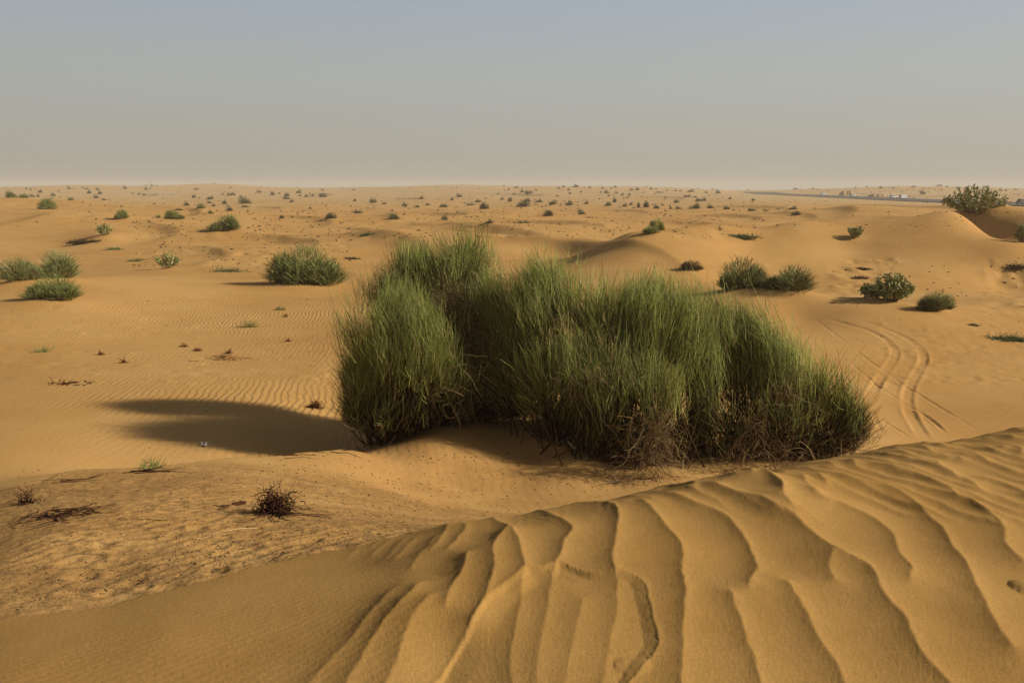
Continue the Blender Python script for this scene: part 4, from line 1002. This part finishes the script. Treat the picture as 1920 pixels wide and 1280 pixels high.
small('dry_tuft', 80, 659, 'small green tuft near the left edge on the rippled plain', 'plant', grass(60, 0.16, np.array([(0.2, 0.22, 0.07)]), 0.10), M_GREEN)
small('dead_tuft', 592, 764, 'red-brown dead plant just left of the huge shrubs', 'dead plant', lambda r, p: [crooked(r, 70, 6, 0.035, r.normal(0, .03, (70, 3)), r.normal(0, .8, (70, 3)) + np.array([.1, 0, .9]), .4, rad=.0055, pal=RED * .7, hug=p)])
for px, py, lb in ((370, 658, 'red-brown twig tuft above the spread of fallen twigs'), (430, 662, 'red-brown twig tuft at the upper right of the fallen twigs'), (232, 680, 'red-brown tuft left of the spread of fallen twigs'),
                   (535, 594, 'red-brown tuft below the large domed shrub'), (190, 665, 'low brown tuft between the green tuft and the fallen twigs'), (540, 640, 'brown tuft halfway between domed shrub and huge shrubs'), (345, 650, 'tiny brown tuft, leftmost above the fallen twigs')):
    small('dead_tuft', px, py, lb, 'dead plant', lambda r, p: [crooked(r, 50, 5, 0.026, r.normal(0, .03, (50, 3)), r.normal(0, 1, (50, 3)) + np.array([0, 0, .5]), .5, rad=.005, pal=RED, hug=p)], group='red-brown dead tufts on the left plain')
small('fallen_twigs', 425, 672, 'spread of thin fallen twigs on the left plain', 'twigs', lambda r, p: [crooked(r, 20, 9, 0.06, r.normal(0, .25, (20, 3)) * np.array([1.4, 1, 0]), r.normal(0, 1, (20, 3)) * np.array([1.6, 1, .1]), .3, .9, rad=.006, pal=RED, hug=p)])
small('fallen_twigs', 130, 719, 'brown fallen twigs with a leafy end near the left edge', 'twigs', lambda r, p: [crooked(r, 40, 6, 0.035, r.normal(0, .16, (40, 3)) * np.array([1.7, .9, 0]), r.normal(0, 1, (40, 3)) * np.array([1.3, .9, .5]), .45, .4, rad=.006, pal=RED * .6, hug=p)])
def creeper(w, n, pal, rad=None):
    def f(r, p):
        s = scale_at(p); k = w * s
        st = r.normal(0, 0.25, (n, 3)) * np.array([k, k * 0.5, 0])
        return [crooked(r, n, 6, k * 0.05, st, r.normal(0, 1, (n, 3)) * np.array([1.5, 1, 0.3]) + np.array([0, 0, .35]), .35, .3, rad=max(0.006, s * 0.5), pal=pal, hug=p)]
    return f
CG = np.array([(0.11, 0.14, 0.04), (0.15, 0.17, 0.06), (0.09, 0.10, 0.035)])
for px, py, w, n, lb in ((1396, 446, 44, 260, 'flat bright green creeping plant with a dark shadow, left of the rippled dune face'), (1890, 636, 70, 160, 'green creeping runners on the sand at the right edge'),
                         (1905, 612 + 26, 40, 120, 'dark clump of the creeping runners cut by the right edge'), (690, 441, 22, 400, 'thin green creeping patch behind the peaked huge shrub, to its left'),
                         (215, 468, 30, 120, 'green-grey creeping plant below the root-covered mound'), (258, 489, 26, 90, 'sparse creeping plant left of the bright leafy shrub'), (1825, 610, 20, 140, 'small dark tuft with a sand tail left of the creeping runners'),
                         (425, 509, 60, 90, 'thin line of creeping stems right of the bright leafy shrub'), (10, 505, 34, 110, 'low creeping plant at the left edge, left of the feathery shrubs')):
    small('creeping_plant', px, py, lb, 'creeping plant', creeper(w, n, CG), M_GREEN, 'creeping plants on the sand')
small('root_mat', 158, 456, 'dark mat of roots and dead twigs on the sand mound under the small leafy shrub', 'roots', creeper(44, 330, DEADS * .55))
for px, py, w, lb in ((1618, 505, 24, 'upper clump of dead stalks on the hoof-marked slope at right'), (1612, 522, 26, 'lower clump of dead stalks on the hoof-marked slope at right'), (1905, 503, 40, 'brown dead brush on the bank at the right edge'), (658, 486, 26, 'dark lump of dead brush on the sand left of the peaked huge shrub')):
    small('dead_brush', px, py, lb, 'dead plant', creeper(w, 160, DEADS * .7), group='dead brush clumps on the slopes')

# litter: a white scrap in the shadowed hollow
def scrap(r, p):
    n = 7; u_, v_ = np.meshgrid(np.linspace(-1, 1, n), np.linspace(-1, 1, n))
    V = np.stack([u_ * .04, v_ * .03, 0.02 + 0.018 * r.standard_normal(u_.shape)], -1).reshape(-1, 3)
    V2 = V - np.array([0, 0, 0.002])
    f = np.array([[a * n + b, a * n + b + 1, (a + 1) * n + b + 1, (a + 1) * n + b] for a in range(n - 1) for b in range(n - 1)])
    c = np.tile([[0.60, 0.56, 0.50]], (n * n, 1))
    return [(V, f, c), (V2, f[:, ::-1], c)]
small('litter_scrap', 382, 836, 'crumpled white scrap of litter in the shadow left of the huge shrubs', 'litter', scrap, M_LEAF)

# uncountable debris: pellets, pebbles and bits of twig
def bits(r, pts, s0, s1, pal, ratio=0.6):
    n = len(pts); s = (s0 * r.uniform(0.5, 1.2, n))[:, None, None]
    oc = np.array([(1, 0, 0), (-1, 0, 0), (0, 1, 0), (0, -1, 0), (0, 0, 1), (0, 0, -1)], float)
    V = oc[None] * s * np.array([1, ratio, ratio]) * r.uniform(0.7, 1.3, (n, 6, 1))
    a = r.uniform(0, math.pi, n); ca, sa = np.cos(a)[:, None], np.sin(a)[:, None]
    X, Y = V[..., 0] * ca - V[..., 1] * sa, V[..., 0] * sa + V[..., 1] * ca
    V = np.stack([X, Y, V[..., 2]], -1) + pts[:, None]
    tri = np.array([(0, 2, 4), (2, 1, 4), (1, 3, 4), (3, 0, 4), (2, 0, 5), (1, 2, 5), (3, 1, 5), (0, 3, 5)])
    f = (tri[None] + np.arange(n)[:, None, None] * 6).reshape(-1, 3)
    return V.reshape(-1, 3), f, np.repeat(pick(r, pal, n, 0.2), 6, 0)
r = np.random.default_rng(5)
pts = []
for _ in range(1500):
    t = r.random()
    if t < 0.45:  px, py = r.uniform(0, 760), None; py = np.interp(px, [0, 400, 760], [1150, 1075, 1000]) - abs(r.normal(0, 42))
    elif t < 0.8: px, py = r.uniform(480, 1150), r.uniform(845, 975)
    else: px, py = r.uniform(0, 700), r.uniform(880, 1080)
    p = hit(Z, px, py)
    pr = math.hypot(p[0], p[1])
    if np.interp(math.atan2(p[0], p[1]), e_az, e_r) + 0.06 < pr < 12: pts.append(p)
d1 = bits(r, np.array(pts), np.array([max(0.007, 0.0016 * math.hypot(p[0], p[1])) for p in pts]), None, np.array([(0.05, 0.028, 0.014), (0.08, 0.045, 0.022), (0.22, 0.15, 0.08)]))
do = bpy.data.objects.new('dung_pellets', mesh_from('dung_pellets', [d1], M_DEAD)); col.objects.link(do)
tag(do, 'dark pellets and pebbles strewn over the swept sand at lower left', 'pellets', kind='stuff')
pts = []; sz = []
for _ in range(1900):
    t = r.random()
    if t < 0.35: px, py = r.uniform(250, 660), r.uniform(395, 505)
    elif t < 0.72: px, py = r.uniform(560, 1420), r.uniform(372, 446)
    elif t < 0.85: px, py = r.uniform(0, 700), r.uniform(560, 860)
    else: px, py = r.uniform(1560, 1920), r.uniform(480, 780)
    p = hit(Z, px, py)
    if r.random() > 0.35 + 0.9 * max(0, float(fbm(np.array([p[0] / (3 + p[1] * .06)]), np.array([p[1] / (3 + p[1] * .06)]), 77)[0])) * 2: continue
    pts.append(p); sz.append(scale_at(p) * (3.6 if p[1] > 30 else 1.8))
d2 = bits(r, np.array(pts), np.array(sz), None, np.array([(0.11, 0.06, 0.03), (0.15, 0.085, 0.04), (0.09, 0.075, 0.035)]), 0.5)
do = bpy.data.objects.new('plant_litter', mesh_from('plant_litter', [d2], M_DEAD)); col.objects.link(do)
tag(do, 'brown specks of dry plant litter scattered over the desert plain', 'litter', kind='stuff')

pts = []; sz = []
for _ in range(2600):
    px, py = r.uniform(0, 1920), 352 + 75 * r.random() ** 1.5
    p = hit(Z, px, py)
    if r.random() > 0.25 + 1.6 * max(0, float(fbm(np.array([px / 90]), np.array([py / 9]), 78)[0])): continue
    pts.append(p); sz.append(scale_at(p) * r.choice([1.5, 2.0, 3.2], p=[.5, .35, .15]))
d3 = bits(r, np.array(pts), np.array(sz), None, np.array([(0.15, 0.125, 0.06), (0.19, 0.15, 0.075), (0.13, 0.12, 0.06), (0.20, 0.13, 0.06)]), 0.7)
do = bpy.data.objects.new('low_scrub', mesh_from('low_scrub', [d3], M_DEAD)); col.objects.link(do)
tag(do, 'tiny specks of low scrub between the far bushes', 'scrub', kind='stuff')

# ------------------------------------------------------------------ road, bluff and vehicles far to the right
RC = [hit(Z0, *q) for q in [(1920, 385.5), (1850, 381), (1779, 376.6), (1671, 373), (1595, 370.6), (1541, 367.5)]]
def box_mesh(name, boxes, mat, bev=0.0):
    import bmesh
    bm = bmesh.new()
    for (x0, y0, z0, x1, y1, z1, tx, ty) in boxes:
        v = [bm.verts.new(q) for q in ((x0, y0, z0), (x1, y0, z0), (x1, y1, z0), (x0, y1, z0), (x0 + tx, y0 + ty, z1), (x1 - tx, y0 + ty, z1), (x1 - tx, y1 - ty, z1), (x0 + tx, y1 - ty, z1))]
        for f in ((0, 3, 2, 1), (4, 5, 6, 7), (0, 1, 5, 4), (1, 2, 6, 5), (2, 3, 7, 6), (3, 0, 4, 7)): bm.faces.new([v[k] for k in f])
    if bev: bmesh.ops.bevel(bm, geom=list(bm.edges), offset=bev, segments=2, affect='EDGES')
    me = bpy.data.meshes.new(name); bm.to_mesh(me); bm.free(); me.materials.append(mat); return me
M_ASPH = plain_mat('asphalt', (0.105, 0.098, 0.090), 0.9, 0.1, var=0.3, sc=0.2)
def road_x(Y): return 171 + (Y - 300) * 0.095
YS = np.linspace(230, 800, 120)
rv = []; hw = 15
for Y in YS:
    for k in np.linspace(-1, 1, 7):
        x = road_x(Y) + k * hw
        rv.append((x, Y))
rz = np.array([ground(Z, *q) for q in rv]).reshape(-1, 7)
rz = np.maximum(rz.max(1, keepdims=True), rz) ; rz = (rz + np.roll(rz, 1, 0) + np.roll(rz, -1, 0)) / 3; rz[0] = rz[1]; rz[-1] = rz[-2]
V = np.array([(*q, 0.0) for q in rv]); V[:, 2] = rz.ravel() + 0.25
f = np.array([[a * 7 + b, a * 7 + b + 1, (a + 1) * 7 + b + 1, (a + 1) * 7 + b] for a in range(119) for b in range(6)])
ro = bpy.data.objects.new('road', mesh_from('road', [(V, f, np.ones((len(V), 3)))], M_ASPH)); col.objects.link(ro)
tag(ro, 'dark asphalt highway crossing the far desert at right', 'road', kind='structure')

M_WHITE = plain_mat('white paint', (0.60, 0.58, 0.54), 0.4, 0.4, var=0.06)
M_DARKP = plain_mat('dark paint', (0.05, 0.055, 0.065), 0.35, 0.5, var=0.1)
M_GLASS = plain_mat('window glass', (0.03, 0.035, 0.04), 0.1, 0.6, var=0.1)
M_TYRE = plain_mat('tyre rubber', (0.02, 0.02, 0.02), 0.9, 0.1)
def wheel_mesh(rad, wd):
    import bmesh
    bm = bmesh.new(); bmesh.ops.create_cone(bm, cap_ends=True, segments=16, radius1=rad, radius2=rad, depth=wd)
    from mathutils import Matrix
    bm.transform(Matrix.Rotation(math.pi / 2, 4, 'X'))
    me = bpy.data.meshes.new('wheel'); bm.to_mesh(me); bm.free(); me.materials.append(M_TYRE); return me
def vehicle(name, kind, px, py, paint, label, cat, lane):
    dx, dy, dz = [float(v) for v in raydir(px, py)]; Y = (142.5 + lane) / (dx / dy - 0.095); x = road_x(Y) + lane
    zr = float(np.interp(Y, YS, rz.max(1))) + 0.25
    o = thing(name, (x, Y, zr), label, cat, 'vehicles on the far highway')
    o.rotation_euler = (0, 0, math.radians(25))
    if kind == 'truck':
        o.scale = (0.62, 0.62, 0.62)
        L_, w, wr = 7.5, 2.4, 0.5
        part('cab', box_mesh('cab', [(1.9, -1.15, 0.7, 3.7, 1.15, 2.7, 0.15, 0.1)], paint, 0.06), o)
        part('cargo_box', box_mesh('cargo_box', [(-3.7, -1.2, 0.9, 1.8, 1.2, 3.4, 0, 0)], M_WHITE, 0.04), o)
        part('chassis', box_mesh('chassis', [(-3.6, -0.9, 0.5, 3.6, 0.9, 0.69, 0, 0)], M_DARKP), o)
        part('window', box_mesh('window', [(2.4, -1.17, 1.7, 3.45, 1.17, 2.4, 0.1, 0)], M_GLASS), o)
        xs = (-2.4, 2.7)
    else:
        L_, w, wr = 4.7, 1.85, 0.36
        part('body', box_mesh('body', [(-2.35, -0.92, 0.35, 2.35, 0.92, 1.05, 0.1, 0.05)], paint, 0.08), o)
        part('roof', box_mesh('roof', [(-1.9, -0.82, 1.06, 0.9, 0.82, 1.75, 0.35, 0.12)], paint, 0.06), o)
        part('window', box_mesh('window', [(-1.62, -0.835, 1.15, 0.55, 0.835, 1.55, 0.2, 0.075)], M_GLASS), o)
        xs = (-1.4, 1.45)
    wm = wheel_mesh(wr, 0.25)
    for a in xs:
        for b in (-1, 1):
            q = part('wheel', wm, o); q.location = (a, b * (w / 2 - 0.1), wr)
vehicle('far_car', 'car', 1544, 367.5, M_WHITE, 'smallest pale car, farthest left on the highway', 'car', 4)
vehicle('far_car', 'car', 1600, 369.5, M_WHITE, 'whitish car beside the pale roadside bluff on the highway', 'car', 6)
vehicle('far_car', 'car', 1675, 373, M_WHITE, 'white car, left of the two close white vehicles on the highway', 'car', 6)
vehicle('far_truck', 'truck', 1694, 374, M_WHITE, 'white box truck, right of the two close vehicles on the highway', 'truck', 0)
vehicle('far_car', 'car', 1917, 383, M_DARKP, 'dark car on the highway at the right edge', 'car', 0)

# pale cut bluff beside the road
M_BLUFF = plain_mat('bluff rock', (0.44, 0.29, 0.145), 0.95, 0.05, var=0.35, sc=0.25)
def bluff(px, py, w, h, label, seed):
    p = hit(Z, px, py); s = scale_at(p); r = np.random.default_rng(seed); W_, H_ = w * s, h * s
    n, k = 28, 12
    a, b = np.meshgrid(np.linspace(-1, 1, n), np.linspace(-1, 1, k))
    hgt = H_ * np.clip(1.15 - np.abs(a) ** 3 - 0.1, 0, 1) * sm(-1.0, -0.55, b) * (1 - sm(0.2, 1.0, b)) * (1 + 0.22 * fbm(a * 5 + seed, b * 2, seed)) 
    V = np.stack([a * W_ / 2, b * W_ * 0.3 + W_ * 0.06 * fbm(a * 4, b * 0 + seed, seed + 1), hgt - 0.3 - 0.6 * (np.abs(b) > .95)], -1).reshape(-1, 3)
    f = np.array([[i * n + j, i * n + j + 1, (i + 1) * n + j + 1, (i + 1) * n + j] for i in range(k - 1) for j in range(n - 1)])
    o = bpy.data.objects.new('roadside_bluff', mesh_from('roadside_bluff', [(V, f, np.ones((len(V), 3)))], M_BLUFF)); col.objects.link(o); o.location = p
    tag(o, label, 'bluff', 'cut bluffs beside the highway')
bluff(1587, 366, 28, 9, 'taller pale cut bluff with a dark bushy top beyond the highway', 3)
bluff(1645, 371, 42, 8, 'longer low pale bluff behind the white vehicles on the highway', 8)

# ------------------------------------------------------------------ haze
import bmesh
bm = bmesh.new(); bmesh.ops.create_cube(bm, size=1)
me = bpy.data.meshes.new('haze'); bm.to_mesh(me); bm.free()
hz = bpy.data.objects.new('haze', me); col.objects.link(hz)
zlo = float(Z.min()) - 1.0; zhi = max(float(Z.max()) + 5, 8.0)
hz.scale = (3300, 3300, zhi - zlo); hz.location = (0, 0, (zhi + zlo) / 2)
hm = bpy.data.materials.new('haze'); hm.use_nodes = True
nt = hm.node_tree; nt.nodes.clear()
out = nt.nodes.new('ShaderNodeOutputMaterial'); pv = nt.nodes.new('ShaderNodeVolumePrincipled')
pv.inputs['Color'].default_value = (0.93, 0.86, 0.74, 1); pv.inputs['Density'].default_value = 0.00042
nt.links.new(pv.outputs[0], out.inputs['Volume'])
me.materials.append(hm); tag(hz, 'thin dusty desert haze filling the air', 'haze', kind='stuff')

# ------------------------------------------------------------------ light, sky, camera
ELEV, AZS = math.radians(27.5), math.radians(93)      # azimuth clockwise from +Y
sun = bpy.data.lights.new('sun', 'SUN'); sun.energy = 5.0; sun.angle = math.radians(1.8); sun.color = (1.0, 0.93, 0.80)
so = bpy.data.objects.new('sun', sun); col.objects.link(so)
from mathutils import Vector
sd = Vector((math.cos(ELEV) * math.sin(AZS), math.cos(ELEV) * math.cos(AZS), math.sin(ELEV)))
so.rotation_euler = (-sd).to_track_quat('-Z', 'Y').to_euler()
so.location = sd * 60
w = bpy.data.worlds.new('World'); scene.world = w; w.use_nodes = True
nt = w.node_tree; bg = nt.nodes['Background']
sky = nt.nodes.new('ShaderNodeTexSky'); sky.sky_type = 'NISHITA'; sky.sun_disc = False
sky.sun_elevation = ELEV; sky.sun_rotation = AZS
sky.air_density = 1.0; sky.dust_density = 6.0; sky.ozone_density = 1.0; sky.altitude = 50
# dusty desert air: the clear sky is veiled by a pale tan layer that thickens towards the horizon
tc = nt.nodes.new('ShaderNodeTexCoord'); sep = nt.nodes.new('ShaderNodeSeparateXYZ')
nt.links.new(tc.outputs['Generated'], sep.inputs[0])
ramp = nt.nodes.new('ShaderNodeValToRGB'); cr = ramp.color_ramp
cr.interpolation = 'EASE'
stops = [(0.0, (4.72, 4.36, 3.62)), (0.05, (4.62, 4.45, 3.85)), (0.105, (4.50, 4.62, 4.30)), (0.20, (3.95, 4.46, 5.00)), (0.40, (1.5, 1.7, 2.0)), (1.0, (0.65, 0.78, 1.0))]
cr.elements[0].position = 0; cr.elements[0].color = (*stops[0][1], 1)
cr.elements[1].position = 1; cr.elements[1].color = (*stops[-1][1], 1)
for p_, c_ in stops[1:-1]:
    e = cr.elements.new(p_); e.color = (*c_, 1)
nt.links.new(sep.outputs[2], ramp.inputs[0])
side = nt.nodes.new('ShaderNodeMapRange'); side.inputs['From Min'].default_value = -0.6; side.inputs['From Max'].default_value = 0.6
side.inputs['To Min'].default_value = 0.93; side.inputs['To Max'].default_value = 1.07
nt.links.new(sep.outputs[0], side.inputs['Value'])
veil = nt.nodes.new('ShaderNodeVectorMath'); veil.operation = 'SCALE'
nt.links.new(ramp.outputs[0], veil.inputs[0]); nt.links.new(side.outputs[0], veil.inputs['Scale'])
mix = nt.nodes.new('ShaderNodeMix'); mix.data_type = 'RGBA'; mix.inputs['Factor'].default_value = 0.88
nt.links.new(sky.outputs[0], mix.inputs['A']); nt.links.new(veil.outputs[0], mix.inputs['B'])
nt.links.new(mix.outputs['Result'], bg.inputs['Color']); bg.inputs['Strength'].default_value = 0.10

cam = bpy.data.cameras.new('camera'); co = bpy.data.objects.new('camera', cam); col.objects.link(co)
cam.sensor_width = 36; cam.lens = F / 1920 * 36; cam.clip_start = 0.05; cam.clip_end = 6000
co.rotation_euler = (math.pi / 2 - PITCH, 0, 0)
scene.camera = co
scene.view_settings.view_transform = 'Standard'; scene.view_settings.look = 'None'
scene.view_settings.gamma = 1.0; scene.view_settings.exposure = 0.0
scene.cycles.max_bounces = 6; scene.cycles.volume_bounces = 1; scene.cycles.transparent_max_bounces = 8
